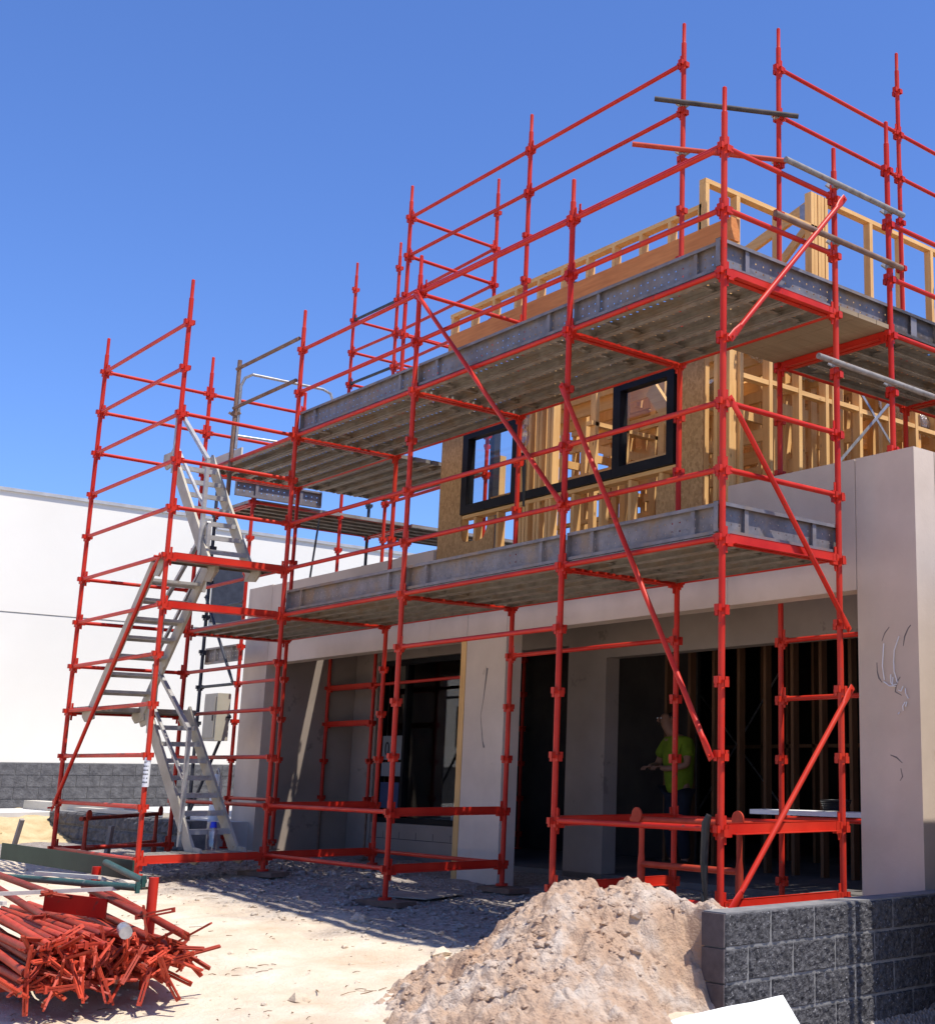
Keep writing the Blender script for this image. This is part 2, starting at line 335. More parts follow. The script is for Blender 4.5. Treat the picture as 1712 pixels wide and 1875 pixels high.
tag(mb.build('rubble', 'ground', smooth=False), 'loose grey stones and rubble scattered under the scaffold', 'rubble', kind='stuff')
mb = MB()
cl = [(random.uniform(-6, 1.0), random.uniform(-4.4, -0.5)) for _ in range(26)]
for i in range(300):
    if i % 3: c_ = random.choice(cl); x, y = random.gauss(c_[0], 0.22), random.gauss(c_[1], 0.14)
    else: x = random.uniform(-6.5, 1.2); y = random.uniform(-4.6, -0.2)
    a = random.gauss(0.1, 0.7); L = abs(random.gauss(0, 0.055))+0.012
    p = Vector((x, y, gz(x, y)+0.005)); q = p+Vector((math.cos(a)*L*0.5, math.sin(a)*L*0.5, random.uniform(0, 0.012))); a += random.uniform(-0.6, 0.6); e = q+Vector((math.cos(a)*L*0.5, math.sin(a)*L*0.5, 0))
    w_ = random.uniform(0.002, 0.008); mb.bar(p, q, w_, 0.004); mb.bar(q, e, w_*0.8, 0.003)
tag(mb.build('twigs', 'twig', smooth=False), 'dry twigs and bark chips strewn over the pale sand', 'twigs', kind='stuff')

# ------------------------------------------------------------------ scaffold pieces
def standard(root, x, y, z0, top, k0=0, mat='red', jack=None, name='standard', nodes=True):
    b = MB(); R = 0.0242
    z1 = top-0.21
    b.tube((x, y, z0 if jack is None else jack), (x, y, z1), R, 14)
    b.path([(x, y, z1-0.005), (x, y, z1+0.012), (x, y, top-0.008), (x, y, top)], [R*0.98, 0.0185, 0.0185, 0.012], 12)
    if nodes:
        k = k0
        while k*H < z1-0.05:
            z = k*H
            for sx, sy, dz in ((1, 0, -0.012), (-1, 0, -0.012), (0, 1, 0.014), (0, -1, 0.014)):
                d = Vector((sx, sy, 0)); sd = Vector((-sy, sx, 0))
                # a V pressing: two cheeks and a bridge, open at top and bottom
                for e in (-1, 1): b.obox(Vector((x, y, z+dz))+d*0.037+sd*e*0.018, d, sd, Vector((0, 0, 1)), 0.016, 0.003, 0.024)
                b.obox(Vector((x, y, z+dz))+d*0.052, d, sd, Vector((0, 0, 1)), 0.003, 0.021, 0.024)
            k += 1
    o = b.build(name, mat, root, root)
    if jack is not None:
        j = MB(); j.tube((x, y, z0), (x, y, jack+0.1), 0.017, 10); j.box(x-0.075, x+0.075, y-0.075, y+0.075, z0-0.008, z0)
        j.tube((x, y, jack-0.035), (x, y, jack), 0.03, 8); j.bar((x-0.10, y+0.02, jack-0.02), (x+0.10, y-0.02, jack-0.02), 0.014, 0.02)
        j.build('base_jack', 'rusty', root, root)
    else:
        j = MB(); j.tube((x, y, z0-0.01), (x, y, z0+0.012), 0.06, 10); j.build('base_plate', mat, root, root)
    return o
def ledger(root, a, b, z, mat='red', name='ledger'):
    p = Vector((a[0], a[1], z+0.014)); q = Vector((b[0], b[1], z+0.014)); d = (q-p).normalized(); m_ = MB()
    m_.tube(p+d*0.062, q-d*0.062, 0.0212, 12); sd = d.cross(Vector((0, 0, 1)))
    for e, s in ((p, 1), (q, -1)):
        c = e+d*s*0.046
        m_.obox(c+d*s*0.012, d, sd, Vector((0, 0, 1)), 0.022, 0.017, 0.027)
        m_.obox(c-d*s*0.008+Vector((0, 0, 0.012)), d, sd, Vector((0, 0, 1)), 0.011, 0.0035, 0.085)
    return m_.build(name, mat, root, root)
def transom(root, a, b, z, mat='red', name='transom'):
    p = Vector((a[0], a[1], z)); q = Vector((b[0], b[1], z)); d = (q-p).normalized(); m_ = MB(); sd = d.cross(Vector((0, 0, 1))).normalized()
    L = (q-p).length; c = (p+q)/2
    for e in (-1, 1):   # two angles back to back, boards sit on the outer lips
        m_.obox(c+sd*e*0.014+Vector((0, 0, 0.012)), d, sd, Vector((0, 0, 1)), L/2-0.07, 0.003, 0.036)
        m_.obox(c+sd*e*0.036+Vector((0, 0, -0.022)), d, sd, Vector((0, 0, 1)), L/2-0.09, 0.022, 0.003)
    m_.obox(c+Vector((0, 0, 0.047)), d, sd, Vector((0, 0, 1)), L/2-0.07, 0.017, 0.003)
    for e, s in ((p, 1), (q, -1)):
        m_.obox(e+d*s*0.062, d, sd, Vector((0, 0, 1)), 0.028, 0.020, 0.042)
        m_.obox(e+d*s*0.040+Vector((0, 0, 0.006)), d, sd, Vector((0, 0, 1)), 0.011, 0.0035, 0.095)
    return m_.build(name, mat, root, root)
def brace(root, p, q, mat='red', r=0.0205, name='brace'):
    p, q = Vector(p), Vector(q); d = (q-p).normalized(); m_ = MB(); m_.tube(p+d*0.13, q-d*0.13, r, 12)
    h = Vector((d.y, -d.x, 0)).normalized() if abs(d.z) < 0.99 else Vector((1, 0, 0))
    w = d.cross(h).normalized()
    for e, s in ((p, 1), (q, -1)):
        a = e+d*s*0.145; o = len(m_.v)
        ring0 = []; ring1 = []; ring2 = []
        for k in range(12):
            t = 6.2832*k/12; cs, sn = math.cos(t), math.sin(t)
            ring0.append(a+(h*cs+w*sn)*r); ring1.append(e+d*s*0.06+h*cs*0.007+w*sn*r*1.5); ring2.append(e-d*s*0.03+h*cs*0.006+w*sn*r*1.4)
        m_.add(ring0+ring1+ring2, [(j*12+k, j*12+(k+1) % 12, (j+1)*12+(k+1) % 12, (j+1)*12+k) for j in (0, 1) for k in range(12)]+[tuple(range(24, 36))])
        m_.tube(e-h*0.05, e+h*0.022, 0.010, 8)
    return m_.build(name, mat, root, root, fixn=True)
def couple(mb, c, r=0.036):
    c = Vector(c)
    mb.tube(c+Vector((0, 0, -0.026)), c+Vector((0, 0, 0.026)), r, 10)
    for a in (0.6, 2.4, 4.2): mb.bar(c+Vector((math.cos(a)*r*0.8, math.sin(a)*r*0.8, -0.01)), c+Vector((math.cos(a)*(r+0.03), math.sin(a)*(r+0.03), 0.012)), 0.022, 0.03)

PLANK = {}
def plank_mesh(L, flat=False):
    k = (round(L, 2), flat)
    if k in PLANK: return PLANK[k]
    b = MB(); h = L/2; w = 0.1125; t = 0.003
    prof = [(-w+0.034, -0.056), (-w, -0.048), (-w, 0.0), (-0.020, 0.0), (-0.012, -0.005), (0.012, -0.005), (0.020, 0.0), (w, 0.0), (w, -0.048), (w-0.034, -0.056)]
    inn = [(-w+0.034, -0.053), (-w+t, -0.045), (-w+t, -t), (-0.021, -t), (-0.013, -0.008), (0.013, -0.008), (0.021, -t), (w-t, -t), (w-t, -0.045), (w-0.034, -0.053)]
    if flat:
        prof = [(-w+0.026, -0.048), (-w, -0.048), (-w, 0.0), (w, 0.0), (w, -0.048), (w-0.026, -0.048)]
        inn = [(-w+0.026, -0.045), (-w+t, -0.045), (-w+t, -t), (w-t, -t), (w-t, -0.045), (w-0.026, -0.045)]
    loop = prof+inn[::-1]; n = len(loop)
    b.add([(x, y, z) for x in (-h, h) for y, z in loop], [(i, (i+1) % n, n+(i+1) % n, n+i) for i in range(n)])
    for s in (-1, 1):       # end plate with hook lip and stiffener straps under the plank
        b.box(s*h-0.002, s*h+0.002, -w+0.004, w-0.004, -0.046, -0.003)
        b.box(s*(h-0.30)-0.02, s*(h-0.30)+0.02, -w+0.004, w-0.004, -0.034, -0.030)
    me = b.build('plank_tmp', 'toe' if flat else 'plank', smooth=False).data
    ob = [x for x in bpy.data.objects if x.data is me][0]; bpy.data.objects.remove(ob)
    PLANK[k] = me; return me
def plank(p, q, z, label, group, cat='plank', edge=None, name='scaffold_plank', tilt=0):
    p, q = Vector((*p, z)), Vector((*q, z)); d = (q-p); L = d.length; d /= L
    o = bpy.data.objects.new(name, plank_mesh(L, edge is not None)); COL.objects.link(o)
    if edge is None: m_ = Matrix((d, Vector((0, 0, 1)).cross(d), Vector((0, 0, 1)))).transposed().to_4x4()
    else:
        n = Vector(edge); m_ = Matrix((d, n.cross(d), n)).transposed().to_4x4()
    if tilt: m_ = m_ @ Matrix.Rotation(tilt, 4, 'X')
    m_.translation = (p+q)/2; o.matrix_world = m_
    return tag(o, label, cat, group)
ORD = ['outermost', 'second', 'middle', 'fourth', 'innermost']

XS = [0.0, -1.832, -4.264, -6.71, -9.15]; YI = 1.25
# --- main front scaffold -------------------------------------------------
F = thing('front_scaffold', (0, 0, gz(0, 0)), 'long red tube scaffold along the building front with two plank decks', 'scaffold')
tops = [5.95, 5.83, 5.86, 5.93]
for x, t in zip(XS[:4], tops): standard(F, x, 0, gz(x, 0)+0.05, t)
for i, x in enumerate(XS[:4]):
    zb = gz(x, YI)+0.06
    if i == 0: standard(F, x, YI, zb, 5.90)
    else: standard(F, x, YI, zb, 7.86)
standard(F, -9.15, YI, gz(-9.15, YI)+0.05, 5.75, jack=0.02)
R4 = XS[:4]
for i in range(3):
    a, b = (XS[i], 0), (XS[i+1], 0); ai, bi = (XS[i], YI), (XS[i+1], YI)
    for k in (5, 6, 7, 9, 10, 11): ledger(F, a, b, k*H)
    for k in (5, 9): ledger(F, ai, bi, k*H)
    if i != 1:
        for k in (0, 1): ledger(F, a, b, k*H)
    if i == 1: ledger(F, a, b, 4*H); ledger(F, ai, bi, 4*H) if False else None
    if i in (1, 2): [ledger(F, ai, bi, k*H) for k in (14, 15)]
ledger(F, (XS[1], YI), (XS[2], YI), 4*H); ledger(F, (XS[2], YI), (XS[3], YI), 0); ledger(F, (XS[0], YI), (XS[1], YI), H)
for i in range(4):
    a, b = (XS[i], 0), (XS[i], YI)
    for k in (0, 1, 5, 9): transom(F, a, b, k*H)
for k in (6, 7, 10, 11): ledger(F, (0, 0), (0, YI), k*H)
for k in (9, 5): ledger(F, (-6.71, YI), (-9.15, YI), k*H)
ledger(F, (XS[2], 0), (XS[2], YI), 11*H)
ledger(F, (XS[1], 0), (XS[2], 0), 11*H+0.045) if False else None
for y0 in (0.0,):   # doubled top rails along the outer row
    ledger(F, (XS[0], 0.045), (XS[1], 0.045), 11*H+0.05); ledger(F, (XS[1], 0.045), (XS[2], 0.045), 11*H+0.05)
OY = -0.055
brace(F, (XS[2]+0.03, OY, 11*H), (XS[1]+0.02, OY, 6*H+0.03)); brace(F, (XS[1]+0.02, OY-0.02, 8*H), (XS[0]-0.03, OY-0.02, 2*H))
brace(F, (0.055, 0.03, 7*H+0.02), (0.055, YI+0.03, 4*H-0.02)); brace(F, (0.06, 0.03, 8*H), (0.06, YI+0.05, 11*H))
brace(F, (0.06, 0.05, 0.0), (0.06, YI+0.05, 3*H+0.01))
# deck planks and toe boards
BAY = ['corner bay', 'second bay from the corner', 'third bay from the corner', 'bay beside the stair tower']
for lev, k in (('upper', 9), ('lower', 5)):
    for i in range(4):
        x0, x1 = XS[i], XS[i+1]
        for j in range(5):
            y = 0.135+j*0.243
            plank((x0-0.045, y), (x1+0.045, y), k*H+0.049, f'{ORD[j]} steel plank of the {lev} front deck in the {BAY[i]}', 'steel planks of the front scaffold decks')
for lev, k in (('upper', 9), ('lower', 5)):
    for i in range(3):
        x0, x1 = XS[i], XS[i+1]
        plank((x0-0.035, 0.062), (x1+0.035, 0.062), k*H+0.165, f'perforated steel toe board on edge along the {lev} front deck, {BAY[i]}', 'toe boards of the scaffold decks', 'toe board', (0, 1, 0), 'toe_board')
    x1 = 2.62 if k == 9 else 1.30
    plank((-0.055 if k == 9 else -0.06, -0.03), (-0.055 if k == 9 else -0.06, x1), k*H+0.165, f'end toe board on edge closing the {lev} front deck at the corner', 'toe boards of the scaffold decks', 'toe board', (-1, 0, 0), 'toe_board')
for j in range(5):
    y = 1.25+0.135+j*0.243
    plank((-6.755, y), (-9.10, y), 9*H+0.049, f'{ORD[j]} plank of the rear strip of upper deck beside the stair tower', 'steel planks of the front scaffold decks')

# --- stair tower ----------------------------------------------------------
T = thing('stair_tower', (-7.9, -0.65, gz(-7.9, -0.6)), 'red scaffold stair tower rising at the left end of the front scaffold', 'scaffold')
S4, S5, S6, S3 = (-6.69, -1.28), (-9.14, -1.275), (-9.17, 0.0), (-6.71, 0.0)
standard(T, *S4, -0.13, 5.93); standard(T, *S5, -0.22, 5.88); standard(T, *S6, -0.24, 5.95)
for k in (11, 10, 9, 8, 7, 6, 5, 4, 3, 2, 1, 0): ledger(T, S4, S5, k*H)
for k in (11, 10, 9, 6, 5, 4): ledger(T, S5, S6, k*H)
transom(T, S5, S6, 3*H); ledger(T, S5, S6, 0)
for k in (6, 5, 0): transom(T, S4, S3, k*H)
for k in (9, 8, 7): ledger(T, S4, S3, k*H)
for k in (9, 6, 5, 4, 3, 2, 1): ledger(T, S6, S3, k*H)
for k in (11, 10): ledger(T, S6, (-9.15, YI), k*H)
for k in (5, 9): transom(T, S6, (-9.15, YI), k*H)
brace(T, (-6.75, -1.335, 6*H), (-9.12, -1.335, H-0.05))
# tower landings: planks
for k, xa, n, w in ((6, -6.69, 'upper', 1), (3, -9.12, 'lower', -1), (0, -6.69, 'bottom', 1)):
    for j in range(2):
        x = xa-w*(0.13+j*0.24)
        plank((x, -1.24), (x, -0.04), k*H+0.052, f'{["outer", "inner"][j]} steel plank of the {n} landing in the stair tower', 'landing planks of the stair tower')
# stair flights
def flight(name_label, x0, z0, x1, z1, ya, yb, rail_side=None):
    t = thing('stair_flight', (x0, (ya+yb)/2, z0), name_label, 'stairs', 'aluminium stair flights in the stair tower')
    sx = 1 if x1 > x0 else -1
    for y in (ya, yb):
        b = MB(); d = Vector((x1-x0, 0, z1-z0)).normalized()
        b.bar(Vector((x0, y, z0))-d*0.06, Vector((x1, y, z1))+d*0.02, 0.028, 0.16, (0, 0, 1))
        # hook plates at the head and foot
        b.prism([(x1+sx*0.22, y-0.010, z1+0.03), (x1-sx*0.06, y-0.010, z1+0.03), (x1-sx*0.10, y-0.010, z1-0.13), (x1+sx*0.12, y-0.010, z1-0.17), (x1+sx*0.22, y-0.010, z1-0.08)], None, (0, 0.020, 0))
        b.prism([(x0-sx*0.26, y-0.010, z0+0.03), (x0+sx*0.06, y-0.010, z0+0.05), (x0+sx*0.10, y-0.010, z0-0.10), (x0-sx*0.16, y-0.010, z0-0.13), (x0-sx*0.26, y-0.010, z0-0.07)], None, (0, 0.020, 0))
        b.build('stringer', 'fibre', t, t, smooth=False, fixn=True)
    n = 7
    for i in range(1, n+1):
        f = i/(n+1.0) if True else 0
        x = x0+(x1-x0)*f; z = z0+(z1-z0)*f
        b = MB(); b.box(x-0.075, x+0.075, min(ya, yb)+0.014, max(ya, yb)-0.014, z-0.004, z+0.024); b.box(x-sx*0.075-0.003, x-sx*0.075+0.003, min(ya, yb)+0.014, max(ya, yb)-0.014, z-0.026, z-0.004)
        b.build('tread', 'alu', t, t, smooth=False)
    if rail_side is not None:
        y = rail_side; b = MB(); d = Vector((x1-x0, 0, z1-z0))
        q0 = Vector((x0, y, z0))+d*0.16; q1 = Vector((x0, y, z0))+d*0.90
        A = q0+Vector((0, 0, 0.98)); B = q1+Vector((0, 0, 0.66))
        b.bar(q0-Vector((0, 0, 0.2)), A, 0.04, 0.04); b.bar(q1-Vector((0, 0, 0.1)), B, 0.04, 0.04); b.bar(A, B, 0.04, 0.04)
        b.bar(q0+Vector((0, 0, 0.45)), q1+Vector((0, 0, 0.25)), 0.03, 0.03)
        b.build('handrail', 'alu', t, t, smooth=False)
    return t
flight('lowest pale aluminium stair flight, starting at the ground landing', -7.02, 0.06, -8.52, 1.50, -0.18, -0.64, -0.66)
flight('middle stair flight behind the long red brace of the tower', -8.62, 1.50, -7.18, 2.98, -0.66, -1.20, -0.62)
flight('top stair flight leading to the upper deck, against the sky', -7.20, 2.99, -8.52, 4.46, -0.18, -0.64, -0.66)

# --- side scaffold on the right ---------------------------------------------
B = thing('side_scaffold', (0, 1.95, 3.37), 'red scaffold along the right side of the timber storey, standing behind the concrete parapet', 'scaffold')
T2, U2 = (0.0, 1.95), (-1.263, 1.95); Ys = [1.95, 3.78, 5.61, 7.44]
for i, y in enumerate(Ys):
    standard(B, 0.0, y, gz(0.3, 1.9)+0.07, 6.40 if i == 0 else 6.9); standard(B, -1.263, y, -0.19, 7.86 if i == 0 else 8.37)
for i in range(3):
    a, b = (0, Ys[i]), (0, Ys[i+1]); ai, bi = (-1.263, Ys[i]), (-1.263, Ys[i+1])
    for k in (9, 10, 11): ledger(B, a, b, k*H)
    for k in (9, 14, 15): ledger(B, ai, bi, k*H)
for y in Ys: transom(B, (-1.263, y), (0, y), 9*H)
for k in (1, 4, 3): ledger(B, (-1.263, 1.95), (0, 1.95), k*H)
for j in range(5):
    for i in range(3):
        x = -0.135-j*0.243
        plank((x, Ys[i]+0.045), (x, Ys[i+1]-0.045), 9*H+0.049, f'{ORD[j]} steel plank of the right side deck, {["nearest", "second", "farthest"][i]} bay', 'steel planks of the side deck')
for i in range(3):
    plank((-0.055, Ys[i]+0.03), (-0.055, Ys[i+1]-0.03), 9*H+0.165, f'toe board on edge along the right side deck, {["nearest", "second", "farthest"][i]} bay', 'toe boards of the scaffold decks', 'toe board', (-1, 0, 0), 'toe_board')
# timber infill boards between front deck and side deck
for j in range(3):
    b = MB(); y0 = 1.245+j*0.235; b.box(-1.30, 0.0, y0+0.055, y0+0.055+0.228, 9*H+0.052, 9*H+0.09)
    solo(b, 'timber_plank', 'grey_timber', (-0.65, y0+0.15, 9*H+0.052), f'{["first", "middle", "last"][j]} weathered timber plank bridging front deck and side deck', 'plank', 'timber planks bridging the corner gap', smooth=False)
# tie tubes with couplers
def tie(p, q, mat, cs, label, r=0.0242):
    p, q = Vector(p), Vector(q)
    t = thing('tie_tube', p, label, 'tube', 'clamped tubes of the corner')
    b = MB(); b.tube(p, q, r, 12, caps=True); b.build('tube', mat, t, t)
    for c in cs:
        b = MB(); couple(b, c); b.build('coupler', 'galv', t, t)
d_ = Vector((U2[0]+1.832, U2[1]-YI, 0))
def along(f, z, off=0.05): return (XS[1]+d_.x*f+0.03, YI+d_.y*f-off, z)
tie(along(-0.28, 7.03), along(1.22, 6.92), 'dark_tube', [(XS[1], YI, 7.01), (*U2, 6.93)], 'dark tube clamped between the two tallest corner standards')
tie(along(-0.50, 6.56), along(1.12, 6.46), 'red_old', [(XS[1], YI, 6.52), (*U2, 6.46)], 'chipped red tube clamped below the dark tube between tall standards')
tie((0.05, 0.62, 5.56), (0.05, 2.10, 5.56), 'old_galv', [(0, YI, 5.56), (0, 1.95, 5.56)], 'galvanised handrail tube clamped across the corner gap, upper one')
tie((0.05, 0.50, 5.07), (0.05, 2.06, 5.07), 'rusty', [(0, YI, 5.07), (0, 1.95, 5.07)], 'rusty handrail tube clamped across the corner gap, lower one')
tie((0.05, 0.98, 4.04), (0.05, 2.46, 4.02), 'old_galv', [(0, YI, 4.04), (0, 1.95, 4.03)], 'short galvanised tube clamped below the side deck')

# --- rear scaffold at the left end -------------------------------------------
L = thing('rear_scaffold', (-9.4, 2.6, -0.25), 'red and dark scaffold wrapping round the left end behind the stair tower', 'scaffold')
def stdl(x, y, top, mat='red', jk=None, z0=None): standard(L, x, y, gz(x, y)+0.02 if z0 is None else z0, top, 1 if jk else 0, mat, jk)
stdl(-6.75, 2.52, 8.40, z0=3.3); stdl(-9.30, 2.60, 8.32, jk=0.35); stdl(-10.52, 2.58, 8.36, jk=0.35)
stdl(-9.30, 5.04, 8.3, z0=-0.2); stdl(-10.52, 5.04, 8.3, z0=-0.2)
stdl(-10.49, YI, 5.2); stdl(-11.71, YI, 5.0, 'dark_steel'); stdl(-11.75, 3.7, 5.6, 'dark_steel'); stdl(-11.75, 6.1, 5.6, 'dark_steel')
for k in (15, 13): ledger(L, (-9.30, 2.60), (-10.52, 2.58), k*H, 'dark_steel')
ledger(L, (-9.30, 2.60), (-10.52, 2.58), 14*H)
for k in (13, 14, 15): ledger(L, (-9.30, 2.60), (-6.75, 2.52), k*H)
for k in (14, 15): ledger(L, (-6.75, 2.52), (-6.71, YI), k*H)
for k in (13, 14, 15): ledger(L, (-10.52, 2.58), (-10.52, 5.04), k*H)
for k in (13, 14): ledger(L, (-9.30, 2.60), (-9.30, 5.04), k*H)
for k in (4, 3): transom(L, (-9.30, 2.60), (-10.52, 2.58), k*H)
ledger(L, (-9.30, 2.60), (-6.75, 2.52), 9*H); ledger(L, (-9.30, 2.6), (-6.9, 2.55), 4*H) 
for k in (9,): transom(L, (-10.49, YI), (-11.71, YI), k*H); transom(L, (-10.52, 3.7), (-11.75, 3.7), k*H); ledger(L, (-11.71, YI), (-11.75, 3.7), k*H); ledger(L, (-10.5, YI), (-10.52, 3.7), k*H)
ledger(L, (-11.71, YI), (-10.49, YI), 4*H, 'dark_steel'); ledger(L, (-11.71, YI), (-10.49, YI), 6*H+0.1, 'dark_steel')
ledger(L, (-9.15, YI), (-10.49, YI), 1*H); ledger(L, (-9.15, YI), (-10.49, YI), 4*H)
brace(L, (-11.66, YI-0.05, 3.25), (-10.55, YI-0.05, 2.02), 'dark_steel'); brace(L, (-10.54, YI-0.05, 1.55), (-11.65, YI-0.05, 0.2), 'dark_steel'); brace(L, (-10.0, 2.0, 4.3), (-10.45, 2.1, 3.0), 'dark_steel', 0.014)
for j in range(5):
    x = -10.60-j*0.243
    plank((x, 1.22), (x, 3.66), 9*H+0.049, f'{ORD[4-j]} plank of the deck running back at the left end', 'steel planks of the left end deck')
    plank((x, 3.74), (x, 6.06), 9*H+0.049, f'{ORD[4-j]} far plank of the deck running back at the left end', 'steel planks of the left end deck')
plank((-10.42, 0.95), (-10.42, 2.2), 9*H+0.165, 'toe board on edge beside the deck at the left end', 'toe boards of the scaffold decks', 'toe board', (-1, 0, 0), 'toe_board')
plank((-11.66, YI+0.06), (-10.54, YI+0.06), 2.42, 'small perforated red board on edge among dark tubes at the left end', None, 'toe board', (0, 1, 0), 'toe_board')
# rusty gate frame on the upper deck edge
G = thing('swing_gate', (-8.38, 0, 4.1), 'rusty tube and galvanised swing gate at the head of the stairs', 'gate')
b = MB(); b.tube((-8.38, 0.0, 4.05), (-8.36, 0, 5.72), 0.026, 12); b.build('post', 'rusty', G, G)
for z in (5.60, 5.11):
    b = MB(); b.tube((-8.35, -0.03, z), (-6.75, -0.03, z), 0.0215, 12); b.build('rail', 'rusty', G, G)
b = MB(); b.path([(-8.34, 0.03, 4.62), (-8.34, 0.03, 5.40), (-8.31, 0.06, 5.50), (-8.24, 0.12, 5.54), (-8.20, 1.02, 5.54), (-8.19, 1.12, 5.50), (-8.19, 1.16, 5.40), (-8.19, 1.16, 4.62)], 0.018, 10); b.tube((-8.34, 0.03, 4.78), (-8.19, 1.16, 4.78), 0.016, 10); b.build('gate_frame', 'galv', G, G)
for z in (4.35, 5.05):
    b = MB(); couple(b, (-8.37, 0, z), 0.04); b.build('coupler', 'rusty', G, G)
# far adjustable prop seen above the deck
b = MB(); b.tube((-7.6, 4.4, 5.3), (-7.6, 4.4, 8.0), 0.03, 10); b.tube((-7.62, 4.36, 7.4), (-9.2, 4.2, 5.6), 0.03, 8)
couple(b, (-7.6, 4.4, 7.72), 0.05); couple(b, (-7.6, 4.4, 6.9), 0.05); b.box(-7.75, -7.45, 4.25, 4.55, 5.25, 5.3)
solo(b, 'adjustable_prop', 'dark_steel', (-7.6, 4.4, 5.25), 'dark steel prop with raking strut standing behind the upper deck', 'prop')
b = MB(); b.box(-9.25, -8.45, 0.15, 0.17, 4.50, 4.68); 
solo(b, 'ply_offcut', 'pale_timber', (-8.8, 0.16, 4.5), 'pale spotted board standing behind the top of the stairs', 'board')

# ------------------------------------------------------------------ concrete ground storey
YF = 1.65
K = thing('concrete_building', (-5.4, 2.3, -0.3), 'pale precast concrete ground storey with wide shopfront openings under the scaffold', 'building')
def part(mb, name, mat, root=K, smooth=False, label=None):
    o = mb.build(name, mat, root, root, smooth)
    if label: o['label'] = label
    return o
for x0, x1 in ((-0.155, 0.43), (-5.66, -4.92), (-11.25, -10.53)):
    b = MB(); b.box(x0, x1, YF, YF+0.20 if x0 < -1 else YF+0.26, -0.75, 3.13 if x0 == -5.66 else 3.372); part(b, 'column', 'concrete')
for x0, x1, z0, z1 in ((-10.522, -6.442, 2.28, 3.36), (-6.438, -5.668, 2.28, 3.13), (-4.912, -1.62, 2.305, 3.13), (-1.616, -0.163, 2.305, 3.372)):
    b = MB(); b.box(x0, x1, YF, YF+0.2, z0, z1); part(b, 'beam', 'concrete')
b = MB(); b.box(-7.6, -6.46, YF+0.22, YF+0.5, 3.12, 3.44); part(b, 'parapet_block', 'concrete')
# right hand return beam, running back
b = MB(); b.box(0.17, 0.43, YF+0.27, 9.0, 2.5, 3.372); part(b, 'beam', 'concrete')
b = MB(); b.box(0.15, 0.43, 5.6, 6.2, -0.6, 2.496); part(b, 'column', 'concrete')
# recessed wall at Y = 3
YW = 3.0
def wallbox(x0, x1, z0, z1, mat='concrete_in', name='wall', y0=YW, y1=YW+0.19, label=None): b = MB(); b.box(x0, x1, y0, y1, z0, z1); return part(b, name, mat, label=label)
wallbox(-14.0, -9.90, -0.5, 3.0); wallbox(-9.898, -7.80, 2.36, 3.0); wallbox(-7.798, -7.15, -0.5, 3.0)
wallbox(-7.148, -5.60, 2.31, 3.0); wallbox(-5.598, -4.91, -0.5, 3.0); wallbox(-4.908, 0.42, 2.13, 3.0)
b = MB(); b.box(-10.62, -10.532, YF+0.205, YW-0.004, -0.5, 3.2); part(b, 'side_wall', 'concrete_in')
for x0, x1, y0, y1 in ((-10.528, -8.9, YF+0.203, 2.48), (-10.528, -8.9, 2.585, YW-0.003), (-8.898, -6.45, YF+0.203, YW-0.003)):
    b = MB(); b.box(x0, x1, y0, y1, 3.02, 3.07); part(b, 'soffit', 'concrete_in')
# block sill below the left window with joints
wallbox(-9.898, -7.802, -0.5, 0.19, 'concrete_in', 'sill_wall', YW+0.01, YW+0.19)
for q in range(5):
    b = MB(); x = -9.55+q*0.41; b.box(x, x+0.008, YW+0.0085, YW+0.0095, 0.0, 0.085); part(b, 'mortar_joint', 'ink')
b = MB(); b.box(-9.89, -7.81, YW+0.0085, YW+0.0095, -0.012, -0.005); part(b, 'mortar_joint', 'ink')
# window in the left opening : frame, transom, glass
b = MB()
b.box(-9.896, -9.83, YW+0.04, YW+0.14, 0.195, 2.355); b.box(-7.88, -7.804, YW+0.04, YW+0.14, 0.195, 2.355); b.box(-9.83, -7.88, YW+0.04, YW+0.14, 2.29, 2.355); b.box(-9.83, -7.88, YW+0.04, YW+0.14, 0.195, 0.26); b.box(-9.25, -9.19, YW+0.04, YW+0.14, 0.26, 2.29)
w_ = part(b, 'window_frame', 'black')
b = MB(); b.box(-9.83, -7.88, YW+0.085, YW+0.093, 0.26, 2.29); p_ = b.build('pane', 'glass', w_, K, False)
b = MB(); b.box(-5.80, -5.70, YF+0.02, YF+0.11, -0.33, 2.27); part(b, 'door_jamb', 'pine_z', label='orange timber jamb beside the middle concrete column')
# floor slab, suspended slab over, inner walls
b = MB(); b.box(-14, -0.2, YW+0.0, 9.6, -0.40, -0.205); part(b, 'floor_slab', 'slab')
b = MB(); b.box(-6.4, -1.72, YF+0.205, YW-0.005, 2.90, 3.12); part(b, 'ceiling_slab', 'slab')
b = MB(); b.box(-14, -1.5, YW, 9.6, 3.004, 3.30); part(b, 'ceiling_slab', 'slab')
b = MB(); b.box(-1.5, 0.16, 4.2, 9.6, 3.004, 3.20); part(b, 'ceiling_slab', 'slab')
for (x0, x1) in ((-14, -8.03), (-7.955, -7.80), (-7.73, -0.2)):
    b = MB(); b.box(x0, x1, 9.3, 9.5, -0.4, 3.0); part(b, 'back_wall', 'shade_lining')
b = MB(); b.box(-8.06, -7.65, 9.302, 9.498, -0.2, 0.42); part(b, 'back_wall', 'shade_lining')
b = MB(); b.box(-8.06, -7.65, 9.302, 9.498, 1.95, 3.0); part(b, 'back_wall', 'shade_lining')
b = MB(); b.box(-14.0, -13.8, YW+0.2, 9.3, -0.4, 3.0); part(b, 'side_wall', 'shade_lining')
b = MB(); b.box(-0.2, 0.0, 4.2, 9.3, -0.4, 3.0); part(b, 'side_wall', 'shade_lining')
